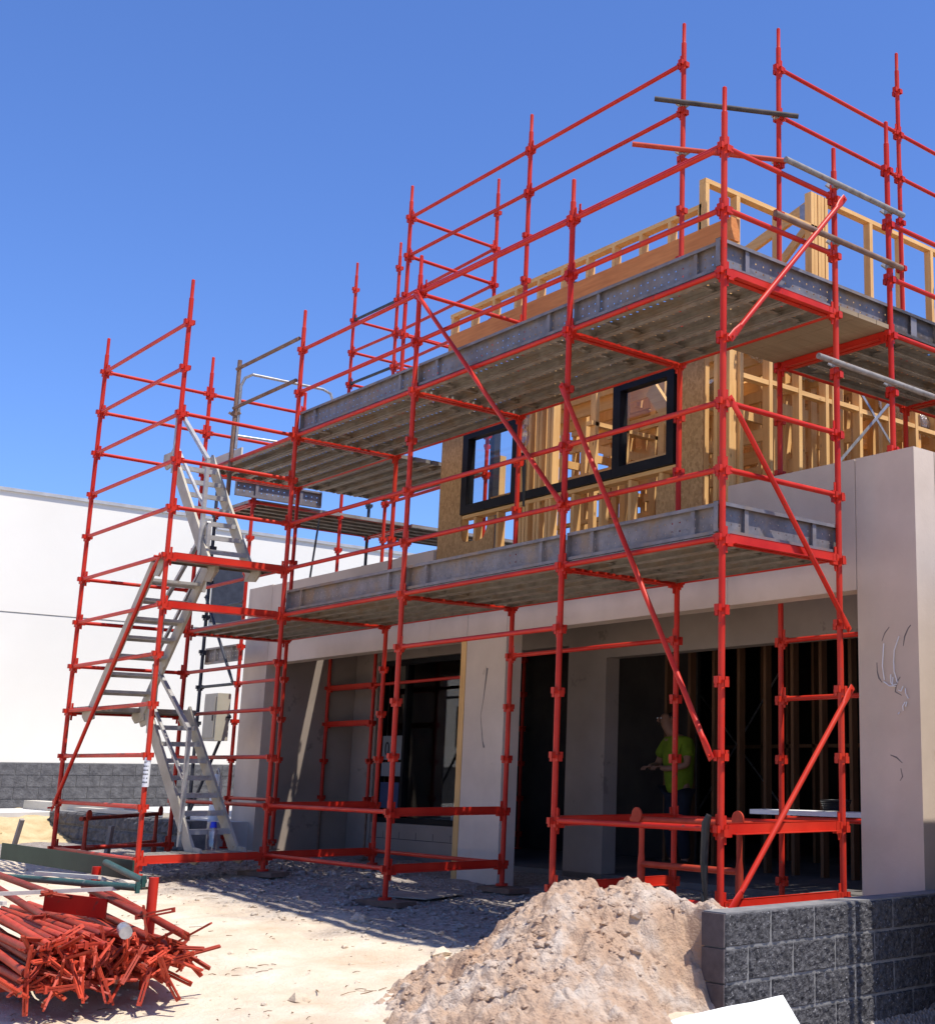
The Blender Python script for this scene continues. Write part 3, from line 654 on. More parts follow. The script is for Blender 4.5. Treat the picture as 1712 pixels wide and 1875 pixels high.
b = MB(); b.box(-9.9, -5.75, 5.2, 5.25, -0.2, 3.0); part(b, 'inner_partition', 'shade_lining')
for x0, x1 in ((-14, -1.5), (-1.498, -0.21)):
    b = MB(); b.box(x0, x1, YW+0.2 if x0 < -2 else 4.2, 9.29, 2.985, 2.999); part(b, 'ceiling_lining', 'shade_lining')
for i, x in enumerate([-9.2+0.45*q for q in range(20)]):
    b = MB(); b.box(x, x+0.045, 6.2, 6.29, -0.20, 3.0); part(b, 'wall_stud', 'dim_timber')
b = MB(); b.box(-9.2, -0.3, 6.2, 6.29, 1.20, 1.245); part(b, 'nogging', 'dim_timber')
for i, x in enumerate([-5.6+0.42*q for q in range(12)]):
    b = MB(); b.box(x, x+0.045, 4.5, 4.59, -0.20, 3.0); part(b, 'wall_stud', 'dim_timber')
b = MB(); b.bar((-6.9, 6.17, 0.2), (-5.2, 6.17, 2.2), 0.03, 0.01); b.bar((-6.9, 6.165, 2.1), (-5.0, 6.165, 0.3), 0.03, 0.01); part(b, 'strap_brace', 'galv')
# scuffs and cable tails on the right column
for pts in ([(0.155, 1.985), (0.11, 1.94), (0.08, 1.88)], [(0.028, 1.72), (0.03, 1.65), (0.045, 1.60), (0.075, 1.565)], [(0.36, 1.985), (0.335, 1.96), (0.30, 1.90), (0.285, 1.83)], [(0.25, 1.60), (0.215, 1.56), (0.20, 1.49), (0.26, 1.46)], [(0.14, 1.02), (0.20, 1.00), (0.25, 0.96)], [(0.235, 0.92), (0.25, 0.86), (0.225, 0.83)]):
    b = MB(); b.path([(x, YF+0.0015, z) for x, z in pts], [0.004]+[0.005+0.003*random.random() for _ in pts[1:-1]]+[0.003], 6); part(b, 'scuff_mark', 'scuff')
b = MB()
for pts in ([(0.108, 1.862), (0.098, 1.69), (0.106, 1.583)], [(0.257, 1.907), (0.215, 1.80), (0.20, 1.72), (0.21, 1.64), (0.231, 1.557)], [(0.10, 1.57), (0.16, 1.535), (0.215, 1.53)], [(0.17, 1.622), (0.175, 1.56), (0.20, 1.53)], [(0.19, 1.60), (0.19, 1.54), (0.225, 1.545)], [(0.24, 1.50), (0.27, 1.49), (0.285, 1.53)], [(0.305, 1.51), (0.315, 1.47), (0.33, 1.435)], [(0.30, 1.41), (0.285, 1.38), (0.28, 1.345)], [(0.315, 1.41), (0.31, 1.375)], [(0.243, 1.335), (0.24, 1.32)]):
    b.path([(x, YF-0.012-0.01*(i % 2), z) for i, (x, z) in enumerate(pts)], 0.0045, 6)
part(b, 'cable_tail', 'white')
b = MB(); b.path([(-5.25, YF+0.001, 1.95), (-5.30, YF+0.001, 1.62), (-5.34, YF+0.001, 1.45), (-5.28, YF+0.001, 1.18), (-5.25, YF+0.001, 1.12)], [0.014, 0.005, 0.004, 0.007, 0.012], 6); part(b, 'crack', 'scuff')

# ------------------------------------------------------------------ upper timber storey
U = thing('timber_storey', (-4.0, 1.70, 3.33), 'unclad upper storey of pale pine framing with black windows and strand board panels', 'building')
Y1 = 1.70; ZB = 3.19; ZT = 5.74
def uo(mb, name, mat, label=None): return part(mb, name, mat, U, False, label)
def studx(x, z0, z1, w=0.045, y=Y1, d=0.09): b = MB(); b.box(x, x+w, y, y+d, z0, z1); return uo(b, 'stud', 'pine_z')
b = MB(); b.box(-6.42, -1.63, Y1, Y1+0.09, ZB-0.045, ZB); uo(b, 'bottom_plate', 'pine_x')
b = MB(); b.box(-6.42, -1.63, Y1-0.01, Y1+0.10, ZT, 5.965); uo(b, 'lintel_beam', 'lvl')
b = MB(); b.box(-6.42, -2.05, Y1, Y1+0.09, 6.19, 6.235); uo(b, 'top_plate', 'pine_x')
for q in range(11): studx(-6.40+q*0.43, 5.967, 6.19)
for x in (-5.72, -5.28, -3.95, -3.5, -3.05, -2.6): studx(x, ZB, 3.66)
for x in (-4.86, -4.80, -4.74, -4.60, -4.54, -4.40, -4.34): studx(x, ZB, ZT)
for x in (-6.40, -6.0, -2.33, -2.06, -1.86, -1.70): studx(x, ZB, ZT)
b = MB(); b.box(-5.945, -2.36, Y1-0.01, Y1+0.10, 3.665, 3.705); uo(b, 'sill_plate', 'pine_x')
b = MB(); b.box(-6.43, -5.955, Y1-0.016, Y1-0.002, 3.20, 5.74); uo(b, 'osb_panel', 'osb')
b = MB(); b.box(-2.345, -1.985, Y1-0.016, Y1-0.002, 3.24, 5.74); uo(b, 'osb_panel', 'osb')
b = MB(); b.box(-2.62, -2.348, Y1-0.016, Y1-0.002, 3.24, 3.55); uo(b, 'osb_panel', 'osb')
b = MB(); poly = [(-5.953, 3.20), (-5.953, 3.62), (-5.93, 3.44), (-5.88, 3.40), (-5.60, 3.38), (-5.50, 3.40), (-5.44, 3.50), (-5.42, 3.62), (-5.30, 3.62), (-5.30, 3.20)]
b.prism([(x, Y1-0.016, z) for x, z in poly], None, (0, 0.014, 0)); uo(b, 'osb_panel', 'osb')
def window(x0, x1, sill=False):
    b = MB(); y0, y1 = Y1-0.045, Y1+0.055; z0, z1 = 3.71, 4.67
    b.box(x0, x1, y0, y1, z0, z0+0.10); b.box(x0, x1, y0, y1, z1-0.09, z1); b.box(x0, x0+0.11, y0, y1, z0+0.10, z1-0.09); b.box(x1-0.10, x1, y0, y1, z0+0.10, z1-0.09)
    f = MB(); f = b; w = uo(f, 'window', 'black')
    g_ = MB(); g_.box(x0+0.11, x1-0.10, Y1, Y1+0.008, z0+0.10, z1-0.09); g_.build('pane', 'glass', w, U, False)
window(-5.945, -4.87); window(-3.26, -2.36)
b = MB(); b.box(-4.868, -3.262, Y1-0.045, Y1+0.055, 3.71, 3.80); uo(b, 'window_sill', 'black')
# side wall facing right
XW = -1.62
for i, y in enumerate([1.80, 2.19, 2.60, 2.99, 3.09, 3.50, 3.97, 4.42, 4.87, 5.32, 5.77, 6.22, 6.67, 7.12, 7.57, 8.02]):
    b = MB(); b.box(XW-0.09, XW, y, y+0.045, 3.36, 5.50); uo(b, 'stud', 'pine_z')
b = MB(); b.box(XW-0.09, XW, 1.80, 8.8, 3.31, 3.355); uo(b, 'bottom_plate', 'pine_y')
b = MB(); b.box(XW-0.09, XW, 1.80, 8.8, 5.502, 5.59); uo(b, 'top_plate', 'pine_y')
ys = [1.80, 2.19, 2.60, 3.09, 3.50, 3.97, 4.42, 4.87, 5.32, 5.77, 6.22, 6.67]
for i in range(len(ys)-1):
    b = MB(); z = 4.43+0.012*(i % 2); b.box(XW-0.085, XW-0.005, ys[i]+0.047, ys[i+1]-0.002, z, z+0.045); uo(b, 'nogging', 'pine_y')
b = MB(); b.bar((XW+0.004, 3.50, 4.66), (XW+0.004, 4.46, 3.75), 0.006, 0.03); b.bar((XW+0.008, 4.10, 4.74), (XW+0.008, 3.0, 3.70), 0.006, 0.03); uo(b, 'strap_brace', 'galv')
# roof level frames along the side, set back
XR = -1.99
b = MB(); b.box(XR-0.09, XR, 1.70, 3.40, 6.44, 6.485); uo(b, 'top_plate', 'pine_y')
for y in (1.70, 2.12, 2.72): b = MB(); b.box(XR-0.09, XR, y, y+0.05, 5.55, 6.438); uo(b, 'stud', 'pine_z')
b = MB(); b.box(XR-0.09, XR, 3.52, 8.8, 6.80, 6.845); uo(b, 'top_plate', 'pine_y')
for y in (3.22, 3.27, 3.33, 3.38, 3.44): b = MB(); b.box(XR-0.09, XR, y, y+0.045, 5.60, 6.85); uo(b, 'stud', 'pine_z')
for q in range(9): b = MB(); y = 4.18+q*0.55; b.box(XR-0.09, XR, y, y+0.05, 5.60, 6.798); uo(b, 'stud', 'pine_z')
# raking roof truss end
b = MB(); b.bar((XR-0.14, 3.38, 6.80), (XR-3.4, 3.38, 5.95), 0.045, 0.12); b.bar((XR-0.14, 3.38, 6.60), (XR-1.2, 3.38, 5.80), 0.045, 0.09); b.box(XR-3.4, XR-0.1, 3.36, 3.40, 5.72, 5.82); b.bar((XR-1.2, 3.38, 5.80), (XR-1.9, 3.38, 6.3), 0.045, 0.07)
uo(b, 'roof_truss', 'pine_x')
b = MB(); b.box(XR-0.28, XR-0.13, 3.352, 3.356, 6.62, 6.82); uo(b, 'nail_plate', 'galv')
# ceiling trusses across the storey
for i in range(17):
    y = 2.12+i*0.395; b = MB(); b.box(-6.38, -1.66, y, y+0.045, 5.20, 5.29); b.box(-6.38, -1.73, y, y+0.045, 5.42, 5.50)
    x = -6.3; up_ = True
    while x < -2.0: b.bar((x, y+0.022, 5.245 if up_ else 5.46), (x+0.33, y+0.022, 5.46 if up_ else 5.245), 0.04, 0.06); x += 0.33; up_ = not up_
    uo(b, 'roof_truss', 'pine_x')
    if i < 7:
        b = MB()
        for x in (-5.6, -4.3, -3.0, -2.1): b.box(x, x+0.11, y-0.003, y-0.001, 5.19, 5.30)
        uo(b, 'nail_plate', 'galv')
# inner partitions
for q in range(12): 
    x = -6.3+q*0.42; b = MB(); b.box(x, x+0.045, 5.0, 5.09, 3.31, 5.19); uo(b, 'stud', 'pine_z')
for q in range(11): 
    x = -6.3+q*0.46; b = MB(); b.box(x, x+0.045, 8.7, 8.79, 3.31, 5.19); uo(b, 'stud', 'pine_z')
for q in range(8): 
    y = 2.0+q*0.42; b = MB(); b.box(-4.05, -3.96, y, y+0.045, 3.31, 5.19); uo(b, 'stud', 'pine_z')
for z in (4.35,):
    b = MB(); b.box(-6.3, -1.72, 5.0, 5.09, z, z+0.045); uo(b, 'nogging', 'pine_x')
    b = MB(); b.box(-6.3, -1.72, 8.7, 8.79, z, z+0.045); uo(b, 'nogging', 'pine_x')
    b = MB(); b.box(-4.05, -3.96, 1.95, 4.98, z+0.1, z+0.145); uo(b, 'nogging', 'pine_y')
b = MB(); b.bar((-4.2, 4.97, 3.4), (-2.6, 4.97, 5.2), 0.05, 0.09); uo(b, 'timber_brace', 'pine_x')
b = MB(); b.bar((-3.3, 2.2, 4.75), (-2.5, 2.2, 3.75), 0.05, 0.16); uo(b, 'timber_brace', 'pine_x')
for q in ((-3.6, -2.3, 4.6, 4.65, 4.9, 5.2), (-6.2, -4.2, 3.4, 3.45, 5.0, 5.3), (-5.7, -4.4, 2.6, 2.65, 3.98, 4.1)): b = MB(); b.box(*q); uo(b, 'beam', 'pine_x')
# left balcony posts
for x, y in ((-6.62, 1.80), (-7.02, 2.75)):
    b = MB(); b.box(x, x+0.09, y, y+0.09, 3.30, 5.3); uo(b, 'post', 'dark_steel')
b = MB(); b.box(-7.35, -7.30, 3.1, 3.19, 3.3, 4.9); b.box(-6.9, -6.85, 3.1, 3.19, 3.3, 4.4); uo(b, 'stud', 'pine_z')
for q in range(13):
    x = -6.2+q*0.36; b = MB(); b.box(x, x+0.045, 3.42, 3.51, 3.31, 5.19); uo(b, 'stud', 'pine_z')
for x_ in (-5.5, -5.1, -3.7, -3.3): b = MB(); b.box(x_, x_+0.09, 2.7, 2.745, 3.31, 5.19); uo(b, 'stud', 'pine_z')
for y_, z_ in ((2.3, 3.95), (5.1, 3.9), (8.6, 3.85), (8.6, 4.65), (7.9, 4.15)): b = MB(); b.box(-6.3, -1.75, y_, y_+0.045, z_, z_+0.12); uo(b, 'nogging', 'pine_x')
for q in range(9):
    y = 3.6+q*0.55; b = MB(); b.box(-2.95, -2.86, y, y+0.045, 3.31, 5.19); uo(b, 'stud', 'pine_z')
for y_, z_ in ((3.42, 4.15), (3.42, 4.95), (6.8, 4.6), (6.8, 5.0)): b = MB(); b.box(-6.3, -1.75, y_+0.092, y_+0.137, z_, z_+0.14); uo(b, 'nogging', 'pine_x')
for y_ in (2.6, 4.0, 5.6, 7.2): b = MB(); b.box(-6.3, -1.75, y_, y_+0.045, 4.86, 5.10); uo(b, 'joist', 'pine_x')
fr = MB()     # framing deep inside, past what one could count
for y_ in (4.3, 5.9, 7.5):
    for q in range(11): x = -6.25+q*0.42+random.uniform(-.05, .05); fr.box(x, x+0.045, y_, y_+0.09, 3.32, 5.18)
    for z_ in (3.7, 4.0, 4.75): fr.box(-6.25, -1.75, y_+0.093, y_+0.135, z_, z_+0.11)
for x_ in (-5.3, -3.4, -2.3):
    for q in range(14): y = 2.4+q*0.45+random.uniform(-.05, .05); fr.box(x_, x_+0.09, y, y+0.045, 3.32, 5.18)
for q in range(14): y = 2.5+q*0.45; fr.box(-6.25, -1.75, y, y+0.045, 4.985-0.10*(q % 3), 5.10-0.10*(q % 3))
for q in range(46):
    z_ = random.choice((3.62, 3.95, 4.28, 4.55, 4.7, 4.85, 5.02)); y = 2.3+random.random()*5.5; x = random.uniform(-6.2, -3.2); fr.box(x, x+random.uniform(0.9, 1.6), y, y+0.045, z_, z_+random.choice((0.045, 0.09, 0.14)))
for q in range(30):
    z_ = random.choice((3.75, 4.05, 4.43, 4.62, 4.9, 5.05)); x = random.uniform(-6.0, -1.9); y = 2.2+random.random()*4.5; fr.box(x, x+0.045, y, y+random.uniform(0.8, 1.8), z_, z_+random.choice((0.045, 0.09, 0.12)))
for q in range(10): y = 2.9+q*0.6; fr.bar((-6.2, y, 4.9), (-3.9, y, 4.2+0.1*(q % 3)), 0.04, 0.09)
o = uo(fr, 'inner_framing', 'pine_z'); o['kind'] = 'stuff'
# flexible ducts
for i, (pts, lb) in enumerate((([(-2.0, 2.3, 5.0), (-2.2, 3.0, 4.85), (-2.05, 3.8, 5.0)], 'crumpled foil duct hung in the framing, nearest the corner'), ([(-2.9, 2.6, 4.9), (-3.4, 3.2, 5.0), (-4.0, 3.7, 5.05)], 'crumpled foil duct hung behind the right window'), ([(-1.9, 4.3, 4.75), (-2.6, 5.4, 4.9), (-2.3, 6.4, 4.8)], 'crumpled foil duct deep in the framing at right'))):
    b = MB(); P = [Vector(p) for p in pts]; ring = []; rad = []
    for q in range(25):
        t = q/24; ring.append(P[0]*(1-t)**2+P[1]*2*t*(1-t)+P[2]*t*t); rad.append(0.095+0.02*(q % 2)+random.uniform(-.012, .012))
    b.path(ring, rad, 12); solo(b, 'foil_duct', 'foil', pts[0], lb, 'duct', smooth=False)
# hanging black fitting wrapped in plastic
D = thing('wrapped_fitting', (-4.93, 1.52, 4.1), 'black fitting with a crumpled clear plastic sleeve hanging in the middle window opening', 'fitting')
b = MB(); b.path([(-5.06+0.28, 1.55, 4.74), (-5.06+0.28, 1.55, 4.76), (-5.06+0.28, 1.55, 4.80), (-5.06+0.28, 1.55, 4.86), (-5.06+0.28, 1.55, 4.87)], [0.04, 0.065, 0.07, 0.06, 0.03], 14); b.path([(-4.72, 1.55, 4.82), (-4.66, 1.55, 4.86), (-4.62, 1.55, 4.78), (-4.61, 1.55, 4.66)], [0.03, 0.045, 0.045, 0.03], 10); b.build('fitting_body', 'rubber', D, D)
b = MB(); ring = [(-4.62+0.02*math.sin(q), 1.55+0.015*math.cos(q*1.7), 4.70-q*0.045) for q in range(12)]; b.path(ring, [0.04+0.025*((q*37) % 5)/4 for q in range(12)], 9); b.build('plastic_sleeve', 'clear', D, D, False)
b = MB(); b.path([(-4.62, 1.55, 4.18), (-4.60, 1.56, 4.05), (-4.58, 1.56, 3.6)], [0.03, 0.025, 0.012], 8); b.build('strap', 'rubber', D, D)

# ------------------------------------------------------------------ neighbour building on the left
Q = thing('neighbour_building', (-18, 2, 0.2), 'cream rendered neighbouring building with a dark block base on the left', 'building')
XN = -18.0
def nq(mb, name, mat): return part(mb, name, mat, Q)
b = MB(); b.box(XN-12, XN, -40, 3.85, 3.51, 5.60); nq(b, 'wall', 'render'); b = MB(); b.box(XN-12, XN, -40, 3.85, 0.96, 3.485); nq(b, 'wall', 'render')
b = MB(); b.box(XN-12, XN-0.02, -40, 3.85, 3.485, 3.51); nq(b, 'wall_joint', 'cap')
b = MB(); b.box(XN-12, XN, 3.852, 30, 0.96, 5.42); nq(b, 'wall', 'render')
b = MB(); b.box(XN-12.1, XN+0.04, -40, 3.90, 5.60, 5.66); nq(b, 'capping', 'cap'); b = MB(); b.box(XN-12.1, XN+0.04, 3.902, 30, 5.42, 5.48); nq(b, 'capping', 'cap')
b = MB(); b.box(XN+0.002, XN+0.06, 3.92, 4.52, 3.62, 4.66); nq(b, 'door', 'dark_steel')
b = MB()
for r in range(4):
    z0 = 0.95-0.2*(r+1); y = -14.0+(0.2 if r % 2 else 0)
    while y < 12: b.box(XN-0.15, XN+0.03, y+0.006, y+0.394, z0+0.006, z0+0.194); y += 0.4
nq(b, 'block_base', 'block_far'); b = MB(); b.box(XN-12, XN+0.018, -40, 30, 0.1, 0.955); nq(b, 'mortar', 'mortar')
b = MB(); b.box(XN+0.06, -15.6, -30, 30, -0.25, 0.20); tag(b.build('pavement', 'pave'), 'bright concrete pavement along the neighbouring wall', 'pavement', kind='structure')

# ------------------------------------------------------------------ block walls
def split_wall(root, name, x0, x1, axis, fixed, sgn, ztop, rows, bl=0.40, bh=0.20, mat='block', seed=0.0, amp=0.016, nx=40, nz=20, start=0.0, thick=0.185):
    """one wall face of rough split blocks with recessed joints"""
    b = MB(); mo = MB()
    for r in range(rows):
        z1 = ztop-r*bh; z0 = z1-bh; x = x0-(start if r % 2 == 0 else start+bl/2)
        while x < x1-0.02:
            a, c = max(x, x0)+0.0028, min(x+bl, x1)-0.0028
            if c-a > 0.03:
                o = len(b.v); n1 = max(3, int(nx*(c-a)/bl))
                for j in range(nz+1):
                    for i in range(n1+1):
                        px = a+(c-a)*i/n1; pz = z0+0.005+(bh-0.010)*j/nz
                        e = min(i, n1-i, j, nz-j)
                        d = 0.0 if e == 0 else amp*(0.75+0.7*mn.fractal(Vector((px*24+seed, pz*24+r*3.7, x*1.3)), 0.7, 2.0, 5))
                        d = max(0.0085, d) if e else 0.0
                        q = fixed+sgn*d
                        b.v.append(Vector((q, px, pz)) if axis == 'y' else Vector((px, q, pz)))
                for j in range(nz):
                    for i in range(n1):
                        f = (o+j*(n1+1)+i, o+j*(n1+1)+i+1, o+(j+1)*(n1+1)+i+1, o+(j+1)*(n1+1)+i)
                        b.f.append(f if (sgn > 0) == (axis == 'y') else f[::-1])
            x += bl
    part(b, 'block_face', mat, root)
Wl = thing('low_block_wall', (0.53, 1.5, -0.55), 'low dark split face block wall with pale mortar lines in the right foreground', 'wall')
split_wall(Wl, 'w', -0.575, 4.6, 'y', 0.62, 1, 0.055, 6, start=-0.0)
b = MB(); b.box(0.435, 0.6245, -0.560, 4.6, -1.17, 0.047); part(b, 'mortar_core', 'mortar', Wl)
for r in range(5): b = MB(); b.box(0.432, 0.6225, -0.580, -0.562, 0.055-0.2*r-0.194, 0.055-0.2*r-0.004); part(b, 'block_end', 'block_side', Wl)
b = MB(); b.box(0.428, 0.622, -0.561, 4.6, 0.048, 0.058); part(b, 'wall_top', 'mortar', Wl)
b = MB(); b.box(-15.598, -10.7, 0.832, 30, -0.5, 0.19); tag(b.build('terrace_ground', 'pave'), 'pale raised ground behind the retaining wall', 'ground', kind='structure')
Rw = thing('retaining_wall', (-13, 0.3, -0.2), 'short grey block retaining wall behind the foot of the stair tower', 'wall')
split_wall(Rw, 'r', -15.4, -10.1, 'x', 0.62, -1, 0.24, 3, 0.4, 0.2, 'block_far', 5.0, 0.03, 10, 6)
b = MB(); b.box(-15.4, -10.1, 0.63, 0.83, -0.5, 0.235); part(b, 'mortar_core', 'mortar', Rw)
b = MB()
for q in range(160):
    x = random.uniform(-22, -14.6); y = random.uniform(-2.2, 1.2); r = random.uniform(0.03, 0.12); rock(b, (x, y, -0.12+0.10*random.random()), r)
n_ = 36; o = len(b.v)
for j in range(n_+1):
    for i in range(n_+1):
        x = -24+10*i/n_; y = -2.6+4.4*j/n_; e = min(i, n_-i, j, n_-j)/6
        b.v.append(Vector((x, y, -0.26+0.42*min(1, e)+(0.10*fb(x, y, 1.5) if e > 0 else 0))))
b.f += [(o+j*(n_+1)+i, o+j*(n_+1)+i+1, o+(j+1)*(n_+1)+i+1, o+(j+1)*(n_+1)+i) for j in range(n_) for i in range(n_)]
solo(b, 'sand_bank', 'bank', (-19, -0.5, -0.2), 'low yellow sand bank at the far left edge', 'sand bank')
b = MB(); b.box(-17.5, -13.0, 0.85, 1.05, 0.20, 0.34); b.box(-14.6, -11.2, 0.70, 0.84, 0.245, 0.30); solo(b, 'timber_beam', 'pale_timber', (-15, 0.95, 0.2), 'long pale timber beams lying on the pavement edge behind the stair tower', 'beam')

# ------------------------------------------------------------------ sand pile
RIDGE = [((0.46, -0.28), 0.03), ((0.02, -0.60), 0.10), ((-0.25, -0.95), 0.185), ((0.0, -1.29), 0.03), ((0.30, -1.62), -0.22)]
def sst(a, b, x): t = min(1, max(0, (x-a)/(b-a))); return t*t*(3-2*t)
def sandh(x, y):
    wx = x+0.06*fb(x, y, 1.6, 3, 4.4); wy = y+0.06*fb(x, y, 1.6, 3, 9.4)
    best = -9
    for (p, za), (q, zb) in zip(RIDGE, RIDGE[1:]):
        dx, dy = q[0]-p[0], q[1]-p[1]; t = min(1, max(0, ((wx-p[0])*dx+(wy-p[1])*dy)/(dx*dx+dy*dy)))
        d = math.hypot(wx-p[0]-dx*t, wy-p[1]-dy*t); best = max(best, za+(zb-za)*t-0.65*(math.sqrt(d*d+0.012)-0.11))
    best -= 1.05*max(0, x-0.12)*sst(-1.25, -0.75, y)*(1 if y < -0.57 else sst(-0.50, -0.57, y))
    v, _ = mn.voronoi(Vector((x*6.5, y*6.5, best*5))); v2, _ = mn.voronoi(Vector((x*15, y*15, best*9+3)))
    clod = 0.115*max(0, 0.55-v[0])*(1 if fb(x, y, 1.9, 3, 6.0) > -0.05 else 0.25)+0.04*max(0, 0.6-v2[0])
    n = 0.080*fb(x, y, 2.4, 5, 1.7)+0.075*(abs(fb(x, y, 4.2, 4, 8.2))-0.2)+0.016*fb(x, y, 12, 3, 5.5)+0.005*fb(x, y, 30, 3, 2.5)
    top = 0.075*math.exp(-((x+0.28)**2+(y+0.97)**2)/0.026)+0.05*math.exp(-((x+0.06)**2+(y+0.70)**2)/0.02)
    return best+n+clod+top
b = MB(); n1, n2 = 360, 330
xa, xb, ya, yb = -1.75, 2.5, -3.3, 0.25
for j in range(n2+1):
    for i in range(n1+1):
        x = xa+(xb-xa)*i/n1; y = ya+(yb-ya)*j/n2
        z = sandh(x, y) if not (x > 0.53 and y > -0.57) else -1.2
        b.v.append(Vector((x, y, z if z > gz(x, y)-0.05 else gz(x, y)-0.05)))
b.f = [(j*(n1+1)+i, j*(n1+1)+i+1, (j+1)*(n1+1)+i+1, (j+1)*(n1+1)+i) for j in range(n2) for i in range(n1)]
for q in range(1900):
    x = random.gauss(-0.15, 0.6); y = random.gauss(-1.4, 0.65); z = sandh(x, y)
    if z < gz(x, y)-0.02 or not (xa < x < 0.42 and ya < y < yb): continue
    if fb(x, y, 2.1, 3, 3.3) < 0.02 and q % 5: continue
    r = abs(random.gauss(0, 0.010))+0.005
    if random.random() < 0.05: r *= 2.2
    rock(b, (x, y, z-r*0.1), r)
o = solo(b, 'sand_pile', 'sand', (0.2, -1.2, -0.45), 'lumpy heap of pinkish building sand in front of the block wall', 'sand pile', smooth=False)

# ------------------------------------------------------------------ ground clutter
def board(name, mat, c, sx, sy, sz, rz, label, cat, group=None):
    b = MB(); a = Vector((math.cos(rz), math.sin(rz), 0)); n = Vector((-math.sin(rz), math.cos(rz), 0)); b.obox(c, a, n, Vector((0, 0, 1)), sx/2, sy/2, sz/2)
    return solo(b, name, mat, (c[0], c[1], c[2]-sz/2), label, cat, group, smooth=False)
for (x, y, lb) in ((-1.832, 0, 'below the second front standard'), (-4.264, 0, 'below the third front standard'), (-6.71, 0, 'below the front standard beside the stair tower'), (-1.832, YI, 'below the inner standard nearest the corner'), (-4.264, YI, 'below the inner standard beside the middle column'), (-6.71, YI, 'below the inner standard in front of the left window'), (-6.69, -1.28, 'below the near left standard of the stair tower')):
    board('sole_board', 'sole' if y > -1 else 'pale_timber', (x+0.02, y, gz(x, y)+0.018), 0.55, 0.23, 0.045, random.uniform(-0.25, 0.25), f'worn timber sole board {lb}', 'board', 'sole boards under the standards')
b = MB(); b.obox((-4.62, 0.48, gz(-4.6, 0.48)+0.03), Vector((0.96, 0.28, 0.0)).normalized(), Vector((-0.28, 0.96, 0.02)).normalized(), Vector((0, 0, 1)), 0.42, 0.26, 0.006)
solo(b, 'plywood_sheet', 'ply', (-4.6, 0.48, -0.3), 'thin grey plywood sheet lying in the shade under the scaffold', 'plywood')
def trestle(x0, y0, x1, y1, zt, label):
    t = thing('trestle', ((x0+x1)/2, (y0+y1)/2, gz((x0+x1)/2, (y0+y1)/2)), label, 'trestle', 'red steel trestles')
    p, q = Vector((x0, y0, zt)), Vector((x1, y1, zt)); d = (q-p).normalized(); n = Vector((-d.y, d.x, 0))
    b = MB(); b.tube(p-d*0.10, q+d*0.10, 0.024, 12); b.build('top_tube', 'red_old', t, t)
    for e in (p+d*0.02, q-d*0.02):
        b = MB(); b.path([e+Vector((0, 0, -0.02)), (e.x, e.y, zt-0.25), (e.x, e.y, zt-0.32), (e.x, e.y, gz(e.x, e.y)-0.02)], [0.022, 0.022, 0.030, 0.030], 12); b.build('leg', 'red_old', t, t)
    b = MB(); b.tube(p+d*0.03+Vector((0, 0, -0.33)), q-d*0.03+Vector((0, 0, -0.33)), 0.024, 12); b.build('cross_tube', 'red_old', t, t)
    for e in (p, q):
        b = MB(); c = e+Vector((0, 0, 0.035))-n*0.03; b.tube(c, c-n*0.012, 0.058, 18); b.build('disc', 'red_old', t, t)
    return t
trestle(-8.98, -1.02, -10.15, 0.22, 0.33, 'red steel trestle with round discs at the foot of the stair tower')
trestle(-1.42, 0.52, -0.32, 0.52, 0.52, 'red steel trestle with round discs inside the corner bay')
board('timber_plank', 'white', (-0.9, 2.35, 0.545), 2.0, 0.23, 0.04, 0.02, 'dusty white plank laid across the scaffold behind the corner bay', 'plank')
b = MB()
for q in range(5):
    pts = [(-1.05+math.cos(t/16*6.283)*(0.10+0.006*q), 2.40+math.sin(t/16*6.283)*(0.10+0.006*q), 0.58+0.018*q) for t in range(17)]; b.path(pts, 0.011, 6)
solo(b, 'cable_coil', 'rubber', (-1.05, 2.40, 0.566), 'coil of black cable lying on the white plank', 'cable')
b = MB(); pts = [(-0.06, -0.05, 0.60), (-0.085, -0.055, 0.55), (-0.095, -0.06, 0.3), (-0.085, -0.06, 0.1), (-0.07, -0.06, -0.05), (-0.09, -0.07, -0.2), (-0.06, -0.08, -0.33)]; b.path(pts, [0.02, 0.03, 0.028, 0.016, 0.012, 0.014, 0.02], 8)
b.path([(-0.10, -0.07, 0.1), (-0.06, -0.10, -0.05), (-0.09, -0.09, -0.2), (-0.05, -0.10, -0.32)], 0.012, 8)
solo(b, 'hanging_cable', 'rubber', (-0.08, -0.06, -0.33), 'black cable hanging down beside the corner standard', 'cable')
# water bottle on the bottom landing
t = thing('water_bottle', (-7.02, -0.42, 0.055), 'clear plastic water bottle with a blue cap on the lowest landing', 'bottle')
b = MB(); b.path([(-7.02, -0.42, 0.058), (-7.02, -0.42, 0.065), (-7.02, -0.42, 0.15), (-7.02, -0.42, 0.18), (-7.02, -0.42, 0.24), (-7.02, -0.42, 0.29)], [0.04, 0.055, 0.055, 0.048, 0.052, 0.035], 16); b.build('bottle_body', 'clear', t, t)
b = MB(); b.tube((-7.02, -0.42, 0.285), (-7.02, -0.42, 0.345), 0.036, 14, 0.028); b.build('cap', 'bluecap', t, t)
